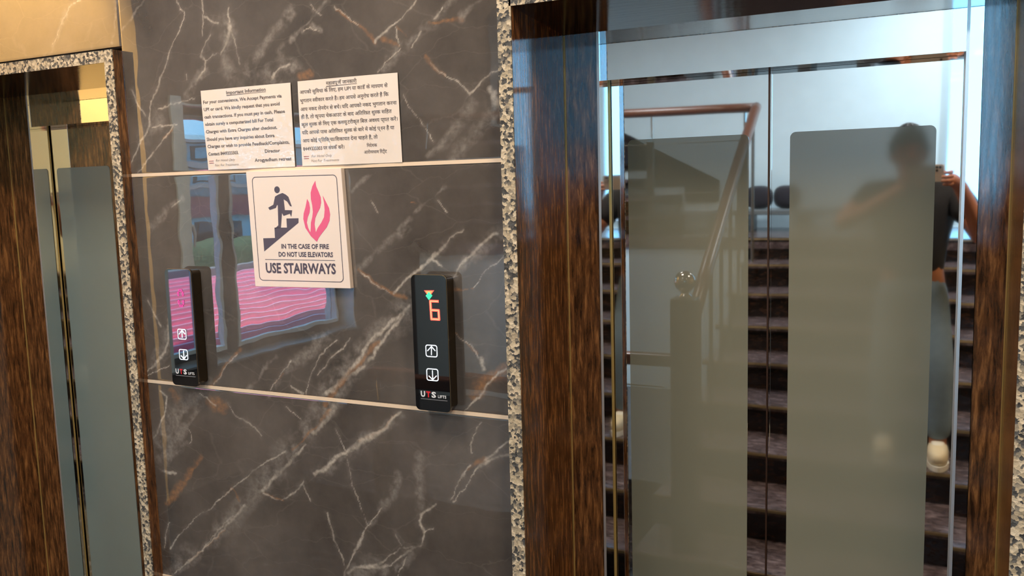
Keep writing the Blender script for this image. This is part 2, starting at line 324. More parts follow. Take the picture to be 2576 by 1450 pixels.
VEINS = [
 ('b',3,[(-1.856,1.963),(-1.841,1.936),(-1.825,1.922),(-1.833,1.894),(-1.877,1.839),(-1.922,1.779),(-1.945,1.734),(-1.97,1.692),(-1.986,1.658)]),
 ('s',9,[(-1.971,1.976),(-2.018,1.943),(-2.065,1.909)]),
 ('b',2.5,[(-2.043,1.741),(-2.025,1.705),(-1.998,1.663)]),
 ('b',4.5,[(-1.986,1.658),(-2.003,1.62),(-2.033,1.577),(-2.069,1.533)]),
 ('s',22,[(-2.01,1.616),(-1.992,1.637),(-1.958,1.635)]),
 ('b',3,[(-1.983,1.636),(-1.946,1.63),(-1.88,1.629)]),
 ('b',3,[(-1.898,1.627),(-1.945,1.586),(-1.966,1.561),(-1.992,1.548),(-2.04,1.51)]),
 ('o',3,[(-1.899,1.621),(-1.938,1.595)]),
 ('b',2.5,[(-1.803,1.699),(-1.85,1.689),(-1.91,1.684),(-1.947,1.678)]),
 ('b',2.5,[(-1.761,1.952),(-1.759,1.919),(-1.767,1.862)]),
 ('b',4,[(-1.755,1.902),(-1.734,1.892),(-1.707,1.881)]),
 ('b',5,[(-1.743,1.852),(-1.768,1.825),(-1.775,1.811),(-1.756,1.795),(-1.762,1.771),(-1.787,1.748)]),
 ('s',16,[(-1.762,1.771),(-1.805,1.732),(-1.837,1.705)]),
 ('b',3,[(-1.757,1.793),(-1.736,1.802),(-1.719,1.804)]),
 ('b',3,[(-1.665,1.917),(-1.672,1.898),(-1.669,1.869)]),
 ('s',26,[(-1.669,1.869),(-1.69,1.822),(-1.697,1.807),(-1.679,1.76)]),
 ('b',9,[(-1.669,1.873),(-1.683,1.838),(-1.702,1.803)]),
 ('b',4,[(-1.669,1.873),(-1.652,1.819),(-1.638,1.785)]),
 ('b',3,[(-1.837,1.768),(-1.833,1.751)]),
 ('s',16,[(-1.463,1.887),(-1.527,1.847),(-1.573,1.8),(-1.619,1.759)]),
 ('s',14,[(-1.358,1.902),(-1.415,1.855),(-1.51,1.798)]),
 ('s',26,[(-1.436,1.838),(-1.406,1.847),(-1.377,1.832)]),
 ('b',8,[(-1.431,1.836),(-1.411,1.843),(-1.387,1.833)]),
 ('b',3.5,[(-1.407,1.9),(-1.375,1.868)]),
 ('o',4,[(-1.326,1.88),(-1.294,1.854),(-1.249,1.823),(-1.209,1.795)]),
 ('b',3,[(-1.33,1.884),(-1.294,1.858),(-1.263,1.832)]),
 ('b',3.5,[(-1.209,1.795),(-1.172,1.823),(-1.158,1.832),(-1.126,1.854),(-1.094,1.876)]),
 ('o',3,[(-1.191,1.799),(-1.143,1.776)]),
 ('o',3,[(-1.154,1.821),(-1.124,1.796)]),
 ('b',2.5,[(-1.156,1.821),(-1.151,1.795),(-1.143,1.776)]),
 ('s',16,[(-1.001,1.866),(-1.041,1.827),(-1.093,1.797),(-1.139,1.772),(-1.199,1.726)]),
 ('b',5,[(-1.023,1.85),(-1.047,1.832)]),
 ('b',4,[(-1.085,1.8),(-1.108,1.769)]),
 ('b',3,[(-1.139,1.768),(-1.175,1.75),(-1.213,1.723)]),
 ('o',3.5,[(-1.062,1.819),(-1.007,1.82),(-0.974,1.817)]),
 ('s',8,[(-0.924,1.857),(-0.978,1.821)]),
 ('o',4.5,[(-1.074,1.744),(-1.045,1.717),(-1.021,1.697)]),
 ('b',3.5,[(-1.062,1.733),(-1.021,1.697),(-0.984,1.676),(-0.96,1.649)]),
 ('b',5,[(-0.889,1.704),(-0.926,1.679),(-0.96,1.649)]),
 ('b',13,[(-0.912,1.66),(-0.903,1.645),(-0.895,1.624)]),
 ('s',10,[(-0.892,1.616),(-0.933,1.583),(-0.989,1.536),(-1.016,1.507)]),
 ('s',10,[(-0.952,1.631),(-1.009,1.573),(-1.076,1.517)]),
 ('s',30,[(-1.541,1.733),(-1.508,1.758),(-1.472,1.755)]),
 ('b',8,[(-1.536,1.737),(-1.513,1.755),(-1.482,1.76)]),
 ('o',10,[(-1.449,1.73),(-1.423,1.736)]),
 ('b',1.8,[(-1.14,1.662),(-1.098,1.596),(-1.065,1.554)]),
 ('s',9,[(-1.31,1.44),(-1.275,1.459),(-1.236,1.483)]),
 ('o',3,[(-1.134,1.41),(-1.116,1.402)]),
 ('s',6,[(-1.035,1.441),(-1.103,1.398),(-1.174,1.342)]),
 ('b',2.5,[(-1.058,1.412),(-1.034,1.382)]),
 ('b',2.5,[(-1.244,1.411),(-1.223,1.38)]),
 ('s',12,[(-1.881,1.435),(-1.94,1.396),(-2.013,1.347)]),
 ('b',3,[(-1.887,1.431),(-1.92,1.409)]),
 ('o',3.5,[(-1.296,1.244),(-1.241,1.212),(-1.199,1.189),(-1.152,1.173)]),
 ('b',2,[(-1.289,1.238),(-1.241,1.209),(-1.206,1.188)]),
 ('b',4,[(-1.192,1.189),(-1.149,1.223),(-1.079,1.273),(-1.018,1.325),(-0.992,1.342)]),
 ('s',18,[(-0.885,1.341),(-0.968,1.28),(-1.022,1.234)]),
 ('b',6,[(-0.91,1.333),(-0.975,1.28),(-1.028,1.231)]),
 ('b',3,[(-1.079,1.273),(-1.053,1.256)]),
 ('o',4,[(-1.029,1.205),(-0.971,1.207)]),
 ('b',2.5,[(-0.971,1.207),(-0.926,1.247),(-0.884,1.281)]),
 ('s',7,[(-1.304,1.24),(-1.251,1.277),(-1.214,1.307),(-1.15,1.342)]),
 ('s',26,[(-1.142,1.158),(-1.233,1.092),(-1.309,1.02),(-1.389,0.94),(-1.458,0.838),(-1.527,0.765),(-1.616,0.681),(-1.709,0.587),(-1.825,0.479),(-1.966,0.361),(-2.04,0.303)]),
 ('b',5,[(-1.149,1.149),(-1.248,1.079),(-1.302,1.021),(-1.341,0.981),(-1.382,0.94),(-1.414,0.919)]),
 ('b',5,[(-1.167,1.131),(-1.219,1.08),(-1.265,1.023),(-1.304,0.99),(-1.35,0.962)]),
 ('o',4,[(-1.242,1.061),(-1.342,0.975),(-1.39,0.927),(-1.424,0.886)]),
 ('b',8,[(-1.393,0.882),(-1.426,0.841),(-1.468,0.804)]),
 ('o',3,[(-1.409,0.874),(-1.476,0.803),(-1.544,0.75)]),
 ('b',6.5,[(-1.494,0.769),(-1.546,0.723),(-1.618,0.654),(-1.655,0.615)]),
 ('b',5.5,[(-1.728,0.564),(-1.806,0.489),(-1.885,0.426),(-1.946,0.372),(-2.019,0.314)]),
 ('b',3.5,[(-1.775,0.529),(-1.864,0.451),(-1.915,0.399)]),
 ('o',3,[(-1.806,0.485),(-1.895,0.417),(-1.957,0.362)]),
 ('b',8,[(-1.194,0.888),(-1.254,0.832),(-1.323,0.794),(-1.401,0.747),(-1.468,0.693)]),
 ('s',14,[(-1.194,0.881),(-1.323,0.791),(-1.459,0.697)]),
 ('o',2.5,[(-1.201,0.884),(-1.261,0.828),(-1.322,0.797)]),
 ('b',2.8,[(-1.57,0.741),(-1.648,0.698),(-1.703,0.657),(-1.797,0.589),(-1.905,0.51),(-1.988,0.431),(-2.032,0.387)]),
 ('o',2.5,[(-1.797,0.589),(-1.768,0.61),(-1.745,0.575)]),
 ('b',2.5,[(-1.655,0.608),(-1.588,0.604),(-1.536,0.634),(-1.509,0.668)]),
 ('o',2.5,[(-1.646,0.609),(-1.58,0.605)]),
 ('b',2,[(-1.51,0.661),(-1.489,0.617)]),
 ('b',2,[(-1.397,0.824),(-1.362,0.757),(-1.351,0.688),(-1.325,0.614),(-1.309,0.578)]),
 ('s',12,[(-1.199,0.714),(-1.257,0.636),(-1.305,0.572)]),
 ('b',3.5,[(-1.265,0.626),(-1.313,0.564),(-1.355,0.492),(-1.391,0.419)]),
 ('b',2.5,[(-1.439,0.584),(-1.424,0.52),(-1.389,0.453)]),
 ('s',14,[(-1.137,0.771),(-1.145,0.64)]),
 ('b',5,[(-1.096,0.659),(-1.143,0.621),(-1.15,0.608),(-1.13,0.586),(-1.146,0.545),(-1.191,0.513)]),
 ('b',6,[(-1.191,0.513),(-1.243,0.478),(-1.304,0.468),(-1.375,0.429)]),
 ('b',3,[(-1.311,0.466),(-1.25,0.496),(-1.205,0.523),(-1.154,0.538)]),
 ('s',26,[(-1.191,0.506),(-1.229,0.468),(-1.344,0.428)]),
 ('b',2.5,[(-1.217,0.56),(-1.204,0.53)]),
 ('b',2.5,[(-1.13,0.586),(-1.102,0.593)]),
 ('b',4,[(-1.191,0.5),(-1.223,0.449)]),
 ('b',3,[(-1.051,0.678),(-1.029,0.729),(-1.014,0.755),(-0.994,0.769)]),
 ('o',4,[(-1.001,0.76),(-0.954,0.786)]),
 ('b',3,[(-0.954,0.786),(-0.921,0.819),(-0.895,0.845)]),
 ('b',3.8,[(-1.044,0.672),(-1.016,0.713),(-0.975,0.76),(-0.935,0.794),(-0.883,0.809)]),
 ('b',1.8,[(-0.989,0.8),(-0.992,0.823),(-0.964,0.885)]),
 ('o',12,[(-0.981,0.948),(-0.928,0.992),(-0.886,1.024)]),
 ('b',4,[(-1.008,0.907),(-0.955,0.956),(-0.909,1.005),(-0.889,1.018)]),
 ('b',2.5,[(-1.034,1.101),(-1.008,1.08),(-0.976,1.064),(-0.958,1.036)]),
 ('o',3,[(-1.033,1.104),(-1.002,1.077),(-0.964,1.048)]),
 ('b',8,[(-0.952,1.037),(-0.946,1.014)]),
 ('b',4.5,[(-2.069,0.923),(-2.021,0.969),(-1.977,1.028),(-1.97,1.091)]),
 ('s',16,[(-2.043,0.939),(-1.988,1.013),(-1.968,1.07)]),
 ('b',2.5,[(-2.042,1.137),(-2.018,1.089),(-2.006,1.061)]),
 ('b',2.5,[(-2.071,0.909),(-2.024,0.937),(-1.975,0.951)]),
 ('o',4,[(-1.823,0.906),(-1.774,0.958),(-1.726,1.001),(-1.703,1.019)]),
 ('b',2,[(-1.813,0.914),(-1.755,0.973),(-1.717,1.005)]),
 ('s',12,[(-1.616,0.896),(-1.553,0.96),(-1.494,1.009),(-1.412,1.064)]),
 ('b',3,[(-1.606,0.91),(-1.562,0.959),(-1.527,0.994)]),
 ('o',3,[(-1.588,0.931),(-1.553,0.96)]),
 ('b',2,[(-1.493,0.906),(-1.465,0.966),(-1.439,1.012),(-1.382,1.06)]),
 ('b',2,[(-1.442,0.968),(-1.392,1.015),(-1.336,1.068)]),
 ('b',3.5,[(-1.536,0.925),(-1.517,0.91),(-1.501,0.905)]),
 ('s',7,[(-1.691,0.903),(-1.627,0.961),(-1.575,1.004)]),
 ('o',18,[(-1.827,0.858),(-1.783,0.844)]),
 ('o',12,[(-1.977,0.88),(-1.96,0.861)]),
 ('s',26,[(-2.058,0.708),(-1.972,0.789),(-1.899,0.866),(-1.85,0.897)]),
 ('s',20,[(-2.042,0.666),(-1.947,0.755),(-1.874,0.84)]),
 ('b',3.5,[(-2.054,0.745),(-2.009,0.807),(-1.994,0.858),(-2.021,0.877)]),
 ('b',2,[(-2.065,0.729),(-2.042,0.767)]),
 ('o',16,[(-2.027,0.529),(-1.952,0.604),(-1.879,0.692)]),
 ('b',8,[(-2.036,0.63),(-1.987,0.636)]),
 ('b',2.5,[(-1.922,0.722),(-1.91,0.752),(-1.917,0.773)]),
 ('b',3,[(-1.87,0.882),(-1.844,0.87),(-1.81,0.849)]),
 ('b',2.2,[(-1.764,0.863),(-1.741,0.824),(-1.674,0.804),(-1.65,0.779)]),
 ('b',1.8,[(-1.56,0.868),(-1.506,0.84)]),
 ('b',2.5,[(-2.056,0.391),(-2.023,0.47)]),
 ('s',14,[(-2.045,0.636),(-1.991,0.693),(-1.932,0.721)]),
 ('s',9,[(-2.387,1.861),(-2.32,1.931),(-2.28,1.978),(-2.246,2.007)]),
 ('b',2.5,[(-2.36,1.895),(-2.3,1.957),(-2.261,1.996),(-2.218,2.004)]),
 ('s',10,[(-2.111,1.872),(-2.097,1.925),(-2.078,1.988)]),
]
SIGN = {'plate': [(-1.6313, 1.4971), (-1.3249, 1.4971), (-1.3137, 1.1964), (-1.6233, 1.1936)], 'border': [(-1.6123, 1.4831), (-1.3383, 1.4813), (-1.3328, 1.2115), (-1.6073, 1.2102)], 'head': [(-1.5302, 1.4478), (-1.5213, 1.4476), (-1.5309, 1.439)], 'body': [(-1.5378, 1.4305), (-1.5267, 1.4354), (-1.513, 1.4391), (-1.5029, 1.435), (-1.4945, 1.429), (-1.4851, 1.4041), (-1.4904, 1.4051), (-1.499, 1.4168), (-1.5103, 1.423), (-1.5082, 1.3951), (-1.4847, 1.3944), (-1.4888, 1.3773), (-1.4923, 1.3861), (-1.5135, 1.3803), (-1.5183, 1.3876), (-1.5247, 1.3495), (-1.5458, 1.3486), (-1.5457, 1.35), (-1.5405, 1.3505), (-1.5326, 1.3561), (-1.5305, 1.408), (-1.5335, 1.4085), (-1.5376, 1.4011), (-1.5582, 1.3962), (-1.5629, 1.4019), (-1.5451, 1.4096)], 'stairs': [(-1.5045, 1.3735), (-1.4656, 1.3738), (-1.4664, 1.3623), (-1.5849, 1.2879), (-1.5858, 1.3222), (-1.5462, 1.3232), (-1.5457, 1.3496), (-1.5241, 1.35), (-1.5047, 1.3499)], 'flame': [(-1.4107, 1.3137), (-1.4288, 1.328), (-1.4447, 1.3488), (-1.45, 1.3719), (-1.4479, 1.3857), (-1.441, 1.4017), (-1.4344, 1.4226), (-1.4287, 1.4129), (-1.4268, 1.3992), (-1.429, 1.3878), (-1.4356, 1.3763), (-1.4394, 1.3626), (-1.436, 1.3487), (-1.4296, 1.3372), (-1.4279, 1.3487), (-1.4264, 1.3625), (-1.4212, 1.3762), (-1.4182, 1.3899), (-1.4192, 1.4059), (-1.4224, 1.4219), (-1.4221, 1.4379), (-1.4159, 1.4537), (-1.4056, 1.4675), (-1.4037, 1.4534), (-1.397, 1.4396), (-1.3913, 1.4259), (-1.3911, 1.4123), (-1.3954, 1.3988), (-1.4054, 1.3852), (-1.4119, 1.3739), (-1.4152, 1.3578), (-1.4137, 1.3464), (-1.4126, 1.3372), (-1.4059, 1.3486), (-1.3936, 1.3623), (-1.3842, 1.3759), (-1.381, 1.394), (-1.3818, 1.4122), (-1.3849, 1.4299), (-1.376, 1.4143), (-1.3672, 1.3984), (-1.3649, 1.3825), (-1.3678, 1.3667), (-1.3773, 1.3508), (-1.3939, 1.3349), (-1.4047, 1.3234)], 't1': [(-1.5266, 1.2959), (-1.3738, 1.296), (-1.5258, 1.3074)], 't2': [(-1.5372, 1.2748), (-1.3624, 1.2753), (-1.5363, 1.2866)], 'ln': [(-1.5834, 1.2666), (-1.3573, 1.2671)], 't3': [(-1.5831, 1.2316), (-1.3558, 1.2328), (-1.5811, 1.2568)]}
LOP = {'up': [(-1.0861, 1.0717), (-1.0532, 1.0417)], 'upA': [(-1.0703, 1.0473), (-1.0694, 1.0675), (-1.0806, 1.0565), (-1.0595, 1.0577)], 'dn': [(-1.0862, 1.0141), (-1.0528, 0.9838)], 'dnA': [(-1.0692, 1.0091), (-1.0693, 0.9868), (-1.0797, 0.9952), (-1.0587, 0.9967)], 'six': [(-1.0695, 1.1792), (-1.0437, 1.1317), (-1.071, 1.1767), (-1.043, 1.1801)], 'tri': [(-1.0839, 1.2018), (-1.0559, 1.2026), (-1.0706, 1.1859)], 'dia': [(-1.07, 1.199), (-1.0615, 1.1896), (-1.0709, 1.1791), (-1.0794, 1.1891)], 'uts': [(-1.1043, 0.9435), (-1.0615, 0.9458), (-1.1036, 0.9573)], 'lifts': [(-1.0564, 0.9467), (-1.0334, 0.9473), (-1.0556, 0.9532)], 'line': [(-1.1045, 0.9374), (-1.0337, 0.9401)]}

# ------------------------------------------------------------------ the setting: lift wall with marble tiles
def vnoise(x, y, seed):
    rs = np.random.RandomState(seed); G = rs.rand(64, 64)
    xi = np.floor(x).astype(int); yi = np.floor(y).astype(int); fx = x-xi; fy = y-yi
    fx = fx*fx*(3-2*fx); fy = fy*fy*(3-2*fy)
    g = lambda a, b: G[a % 64, b % 64]
    return (g(xi, yi)*(1-fx)+g(xi+1, yi)*fx)*(1-fy)+(g(xi, yi+1)*(1-fx)+g(xi+1, yi+1)*fx)*fy - .5
def fbm(x, y, seed, f, o=4):
    s = 0; a = 1
    for k in range(o): s = s + a*vnoise(x*f+13.7*k, y*f+5.1*k, seed+k); f *= 2.1; a *= .55
    return s

def vein_colors(X, Z):
    out = {'b': np.zeros_like(X), 'o': np.zeros_like(X), 's': np.zeros_like(X)}
    wx = X + .012*fbm(X, Z, 3, 14) + .0035*fbm(X, Z, 30, 90, 3); wz = Z + .012*fbm(X, Z, 11, 14) + .0035*fbm(X, Z, 40, 90, 3)
    th = np.clip(1 + 1.5*fbm(X, Z, 21, 10), .25, 2.2)
    for k, w, pts in VEINS:
        w = w/1000*(.62 if k == 'b' else 1.0)
        a = np.array(pts); lo = a.min(0)-.06; hi = a.max(0)+.06
        idx = np.nonzero((X > lo[0]) & (X < hi[0]) & (Z > lo[1]) & (Z < hi[1]))[0]
        if len(idx) == 0: continue
        x = wx[idx]; z = wz[idx]; d = np.full(len(idx), 9.)
        for (x0, z0), (x1, z1) in zip(pts[:-1], pts[1:]):
            dx, dz = x1-x0, z1-z0; L = dx*dx+dz*dz+1e-9
            t = np.clip(((x-x0)*dx+(z-z0)*dz)/L, 0, 1)
            d = np.minimum(d, np.hypot(x-x0-t*dx, z-z0-t*dz))
        ww = w*th[idx]
        m = np.clip(1.35-d/np.maximum(ww, .0012), 0, 1)
        if k == 's': m = m*np.clip(.62+1.3*fbm(x, z, 51, 45, 4), 0, 1)
        if k == 'b':
            m = m*np.clip(.75+.9*fbm(x, z, 61, 25, 3), .25, 1)
            out['s'][idx] = np.maximum(out['s'][idx], .35*np.exp(-(d/(.005+2.2*ww))**2)*np.clip(.6+1.2*fbm(x, z, 71, 50, 3), 0, 1))
        if k == 'o': m = m*.8*np.clip(.8+1.0*fbm(x, z, 81, 60, 3), 0, 1)
        out[k][idx] = np.maximum(out[k][idx], m)
    return out

wall_front = empty('wall_front'); tag(wall_front, kind='structure')
bk = MB()
for a, b in (((-3.6, .012, FLOOR), (-3.04, .5, 3.2)), ((-2.068, .012, FLOOR), (-.874, .5, 3.2)), ((.172, .012, FLOOR), (2.2, .5, 3.2)),
             ((-3.04, .012, 1.86), (-2.068, .5, 3.2)), ((-.874, .012, 1.87), (.172, .5, 3.2)), ((-3.04, .42, FLOOR), (-2.068, .5, 1.86)), ((-.874, .42, FLOOR), (.172, .5, 1.87))):
    bk.box(a, b)
bk.build('backing_wall', M['backing'], wall_front)

def tile(x0, z0, x1, z1, step):
    nx = max(2, int(round((x1-x0)/step))); nz = max(2, int(round((z1-z0)/step)))
    xs = np.linspace(x0, x1, nx+1); zs = np.linspace(z0, z1, nz+1)
    X, Z = np.meshgrid(xs, zs); X = X.ravel(); Z = Z.ravel(); n = len(X)
    Y = np.zeros(n)
    edge = (X == xs[0]) | (X == xs[-1]) | (Z == zs[0]) | (Z == zs[-1])
    Y[edge] = .0006
    co = np.stack([X, Y, Z], 1)
    i = np.arange(nx*nz); r = i//nx; cc = i % nx; a = r*(nx+1)+cc
    quads = np.stack([a, a+1, a+nx+2, a+nx+1], 1)
    bx = [(x0, .012, z0), (x1, .012, z0), (x1, .012, z1), (x0, .012, z1)]
    c4 = [0, nx, n-1, n-1-nx]
    extra = np.array([[c4[0], n, n+1, c4[1]], [c4[1], n+1, n+2, c4[2]], [c4[2], n+2, n+3, c4[3]], [c4[3], n+3, n, c4[0]]])
    co = np.vstack([co, np.array(bx)]); quads = np.vstack([quads, extra])
    me = bpy.data.meshes.new('tile'); me.vertices.add(len(co)); me.vertices.foreach_set('co', co.ravel())
    me.loops.add(quads.size); me.loops.foreach_set('vertex_index', quads.ravel().astype(np.int32))
    me.polygons.add(len(quads)); me.polygons.foreach_set('loop_start', np.arange(0, quads.size, 4, dtype=np.int32))
    me.update(calc_edges=True); me.validate()
    v = vein_colors(co[:, 0], co[:, 2])
    at = me.color_attributes.new('vein', 'FLOAT_COLOR', 'POINT')
    at.data.foreach_set('color', np.stack([v['b'], v['o'], v['s'], np.ones(len(co))], 1).ravel().astype(np.float32))
    me.materials.append(M['marble'])
    o = bpy.data.objects.new('tile', me); COL.objects.link(o); o.parent = wall_front
    return o
J = .0045
XL, XR = -2.071, -.869
for z0, z1, st in ((-.3, .3, .012), (.3, .9, .0028), (.9, 1.5, .0028), (1.5, 2.1, .0028), (2.1, 2.7, .03), (2.7, 3.2, .05)):
    tile(XL, z0+J, XR, z1-J, st)
tile(-3.27, 1.862, XL-.001, 2.0955, .004)
for z0, z1 in ((2.1, 2.7), (2.7, 3.2)):
    tile(-3.27, z0+J, XL-.001, z1-J, .05); tile(XR+.001, z0+J, .33, z1-J, .05); tile(.331, z0+J, 1.5, z1-J, .05)
tile(XR+.001, 1.872, .33, 2.0955, .02); tile(.331, 1.5+J, 1.5, 2.0955, .05)
for z0, z1 in ((-.3, .3), (.3, .9), (.9, 1.5)):
    tile(.175, z0+J, 1.37, z1-J, .05); tile(-3.599, z0+J, -3.045, z1-J, .05)
tile(-3.599, 1.5+J, -3.271, 2.0955, .05); tile(-3.599, 2.1+J, -3.271, 3.2, .05)
for z in (-.3, .3, .9, 1.5, 2.1, 2.7):
    MB().box((XL, -.0012, z-J), (XR, .012, z+J)).build('joint_strip', M['joint'], wall_front)
for z in (2.1, 2.7):
    MB().box((-3.59, -.0012, z-J), (XL, .012, z+J)).build('joint_strip', M['joint'], wall_front)
    MB().box((XR, -.0012, z-J), (1.5, .012, z+J)).build('joint_strip', M['joint'], wall_front)
MB().box((XL, -.004, FLOOR), (XR, .012, -.3-J)).build('skirting', M['skirt'], wall_front)

# ------------------------------------------------------------------ granite portals and lift doors
def portal(n, xi0, xi1, t, zf, zb, p=.036, skew=.0):
    T = empty('trim_%d' % n, (0, 0, 0)); tag(T, kind='structure')
    ty0 = -p+.003
    # uprights: polished slab with a sawn, speckled front edge
    for side, xa, xb in ((0, xi0-t, xi0), (1, xi1, xi1+t)):
        k = skew if side == 0 else 0
        s = MB().hexa([(xa, ty0, FLOOR), (xb+k, ty0, FLOOR), (xb, YB+.02, FLOOR), (xa, YB+.02, FLOOR), (xa, ty0, zf+t), (xb+k, ty0, zf+t), (xb, YB+.02, zf+t), (xa, YB+.02, zf+t)]).build('upright_slab', M['reveal'], T)
        MB().box((xa-.0005, -p, FLOOR), (xb+k+.0005, ty0, zf+t)).build('sawn_edge', M['edge'], s)
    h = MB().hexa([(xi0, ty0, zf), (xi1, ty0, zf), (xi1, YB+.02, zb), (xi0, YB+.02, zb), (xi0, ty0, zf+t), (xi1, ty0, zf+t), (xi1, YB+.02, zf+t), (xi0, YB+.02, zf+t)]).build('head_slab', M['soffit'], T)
    MB().box((xi0-.0005, -p, zf-.0005), (xi1+.0005, ty0, zf+t)).build('sawn_edge', M['edge'], h)
    return T

portal(1, -.842, .140, .029, 1.829, 1.808, skew=.0032)
portal(2, -3.000, -2.1025, .0325, 1.816, 1.800)

def lift(n, xc0, jx0, mid, jx1, xc1, steel_r, ztop, fr, frost):
    D = empty('door_%d' % n); tag(D, kind='structure')
    zt = 1.6915
    # granite facing strips either side of the steel frame
    MB().box((xc0, YB, FLOOR), (jx0-.006, YB+.03, ztop)).build('facing_strip', M['reveal'], D)
    MB().box((jx1+steel_r+.001, YB, FLOOR), (xc1, YB+.03, ztop)).build('facing_strip', M['reveal'], D)
    if steel_r > .01: MB().box((jx1+.002, YB-.002, FLOOR), (jx1+steel_r, YB+.03, ztop)).build('steel_facing', M['steel_jamb'], D)
    for xa, xb in ((jx0-.006, jx0), (jx1, jx1+.006)):
        MB().box((xa, YB-.004, FLOOR), (xb, YD-.006, ztop)).build('jamb', M['steel_jamb'], D)
        MB().box((xa, YB-.0055, FLOOR), (xb, YB-.004, ztop)).build('jamb_edge', M['satin'], D)
    for xq, sg in ((jx0, 1), (jx1, -1)):
        MB().box((xq-.002, YD-.0055, FLOOR), (xq+.0015*sg+.002, YD-.0035, zt)).build('door_seal', M['caulk'] if sg > 0 else M['satin'], D)
    for xq, sg in ((xc0, 1), (xc1, -1)):
        MB().box((xq-.0002, YB-.0025, FLOOR), (xq+.0028*sg, YB, ztop-.004)).build('caulk_line', M['caulk'], D)
    MB().box((jx0, YB-.001, zt), (jx1, YD-.004, ztop)).build('transom', M['steel'], D)
    # two sliding leaves, each with a frosted film panel
    for k, (xa, xb) in enumerate(((jx0-.03, mid-.0025), (mid+.0025, jx1+.03))):
        L = MB().box((xa, YD, FLOOR), (xb, YD+.03, zt+.04)).build('door_leaf', M['steel'], D)
        f0, f1 = fr[k]
        MB().prism(rrect(f0, -.30, f1, 1.548, .013), WALLF, YD-.0012, YD).build('frosted_panel', frost[k], L)
        ex = xb if k == 0 else xa
        MB().box((ex-.002, YD-.0015, FLOOR), (ex+.002, YD+.02, zt+.03)).build('edge_trim', M['steel_jamb'] if k else M['edge_t'], L)
    MB().box((mid-.0025, YD+.012, FLOOR), (mid+.0025, YD+.03, zt+.03)).build('rubber_seal', M['black'], D)
    return D
M['edge_t'] = plain('edge_trim', srgb(96, 70, 56), .3, metal=.8)
lift(1, -.842, -.7488, -.353, .0495, .140, .031, 1.812, ((-.702, -.402), (-.3075, -.0012)), M['frost_r'])
lift(2, -3.000, -2.870, -2.535, -2.195, -2.1025, .0, 1.804, ((-2.846, -2.575), (-2.497, -2.226)), M['frost_l'])
MB().box((-3.06, .36, FLOOR+.001), (.2, .41, FLOOR+.002)).build('floor_sill_dark', M['black'], wall_front)

# ------------------------------------------------------------------ the rest of the hall (seen in the mirrors)
XW, YBK, XRW, ZC = -3.6, -5.3, 2.2, 3.2
def wall_with_hole(name, mat, axis, c0, c1, u0, u1, z0, z1, holes):
    """axis 'x': wall lies in a plane of constant x between c0..c1, u runs along y"""
    T = MB()
    us = sorted({u0, u1}|{h[0] for h in holes}|{h[1] for h in holes}); zs = sorted({z0, z1}|{h[2] for h in holes}|{h[3] for h in holes})
    for ua, ub in zip(us[:-1], us[1:]):
        for za, zb in zip(zs[:-1], zs[1:]):
            um, zm = (ua+ub)/2, (za+zb)/2
            if any(h[0] < um < h[1] and h[2] < zm < h[3] for h in holes): continue
            if axis == 'x': T.box((c0, ua, za), (c1, ub, zb))
            else: T.box((ua, c0, za), (ub, c1, zb))
    o = T.build(name, mat); tag(o, kind='structure'); return o
WIN = (-3.115, -1.665, .485, 1.925)
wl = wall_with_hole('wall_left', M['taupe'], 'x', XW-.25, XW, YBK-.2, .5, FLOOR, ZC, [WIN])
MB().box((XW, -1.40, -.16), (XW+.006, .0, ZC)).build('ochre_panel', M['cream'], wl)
BW = (.02, 2.0, 1.02, 2.95)
wb = wall_with_hole('wall_back', M['wall'], 'y', YBK-.2, YBK, XW, XRW+.2, FLOOR, ZC, [BW])
wr = wall_with_hole('wall_right', M['cream'], 'x', XRW, XRW+.2, YBK, .5, FLOOR, ZC, [])
o = MB().box((XW-.25, YBK-.2, ZC), (XRW+.2, .5, ZC+.15)).build('ceiling', M['ceil']); tag(o, kind='structure')
o = MB().box((XW-.25, YBK-.2, FLOOR-.15), (XRW+.2, .5, FLOOR)).build('floor', M['floor']); tag(o, kind='structure')
o = MB().box((XW, -1.9, FLOOR), (XW+.015, .0, -.16)).build('baseboard_left', M['skirt']); tag(o, kind='structure')
o = MB().box((XW, -3.95, FLOOR), (-1.222, -1.9, -.16)).build('floor_window_platform', M['floor']); tag(o, kind='structure')
o = MB().box((XW, -4.1, -.16), (-1.222, -3.97, .94)).build('wall_under_landing', M['wall']); tag(o, kind='structure')
o = MB().box((XW, YBK, .94), (XRW, -3.95, 1.02)).build('floor_landing', M['tread']); tag(o, kind='structure')

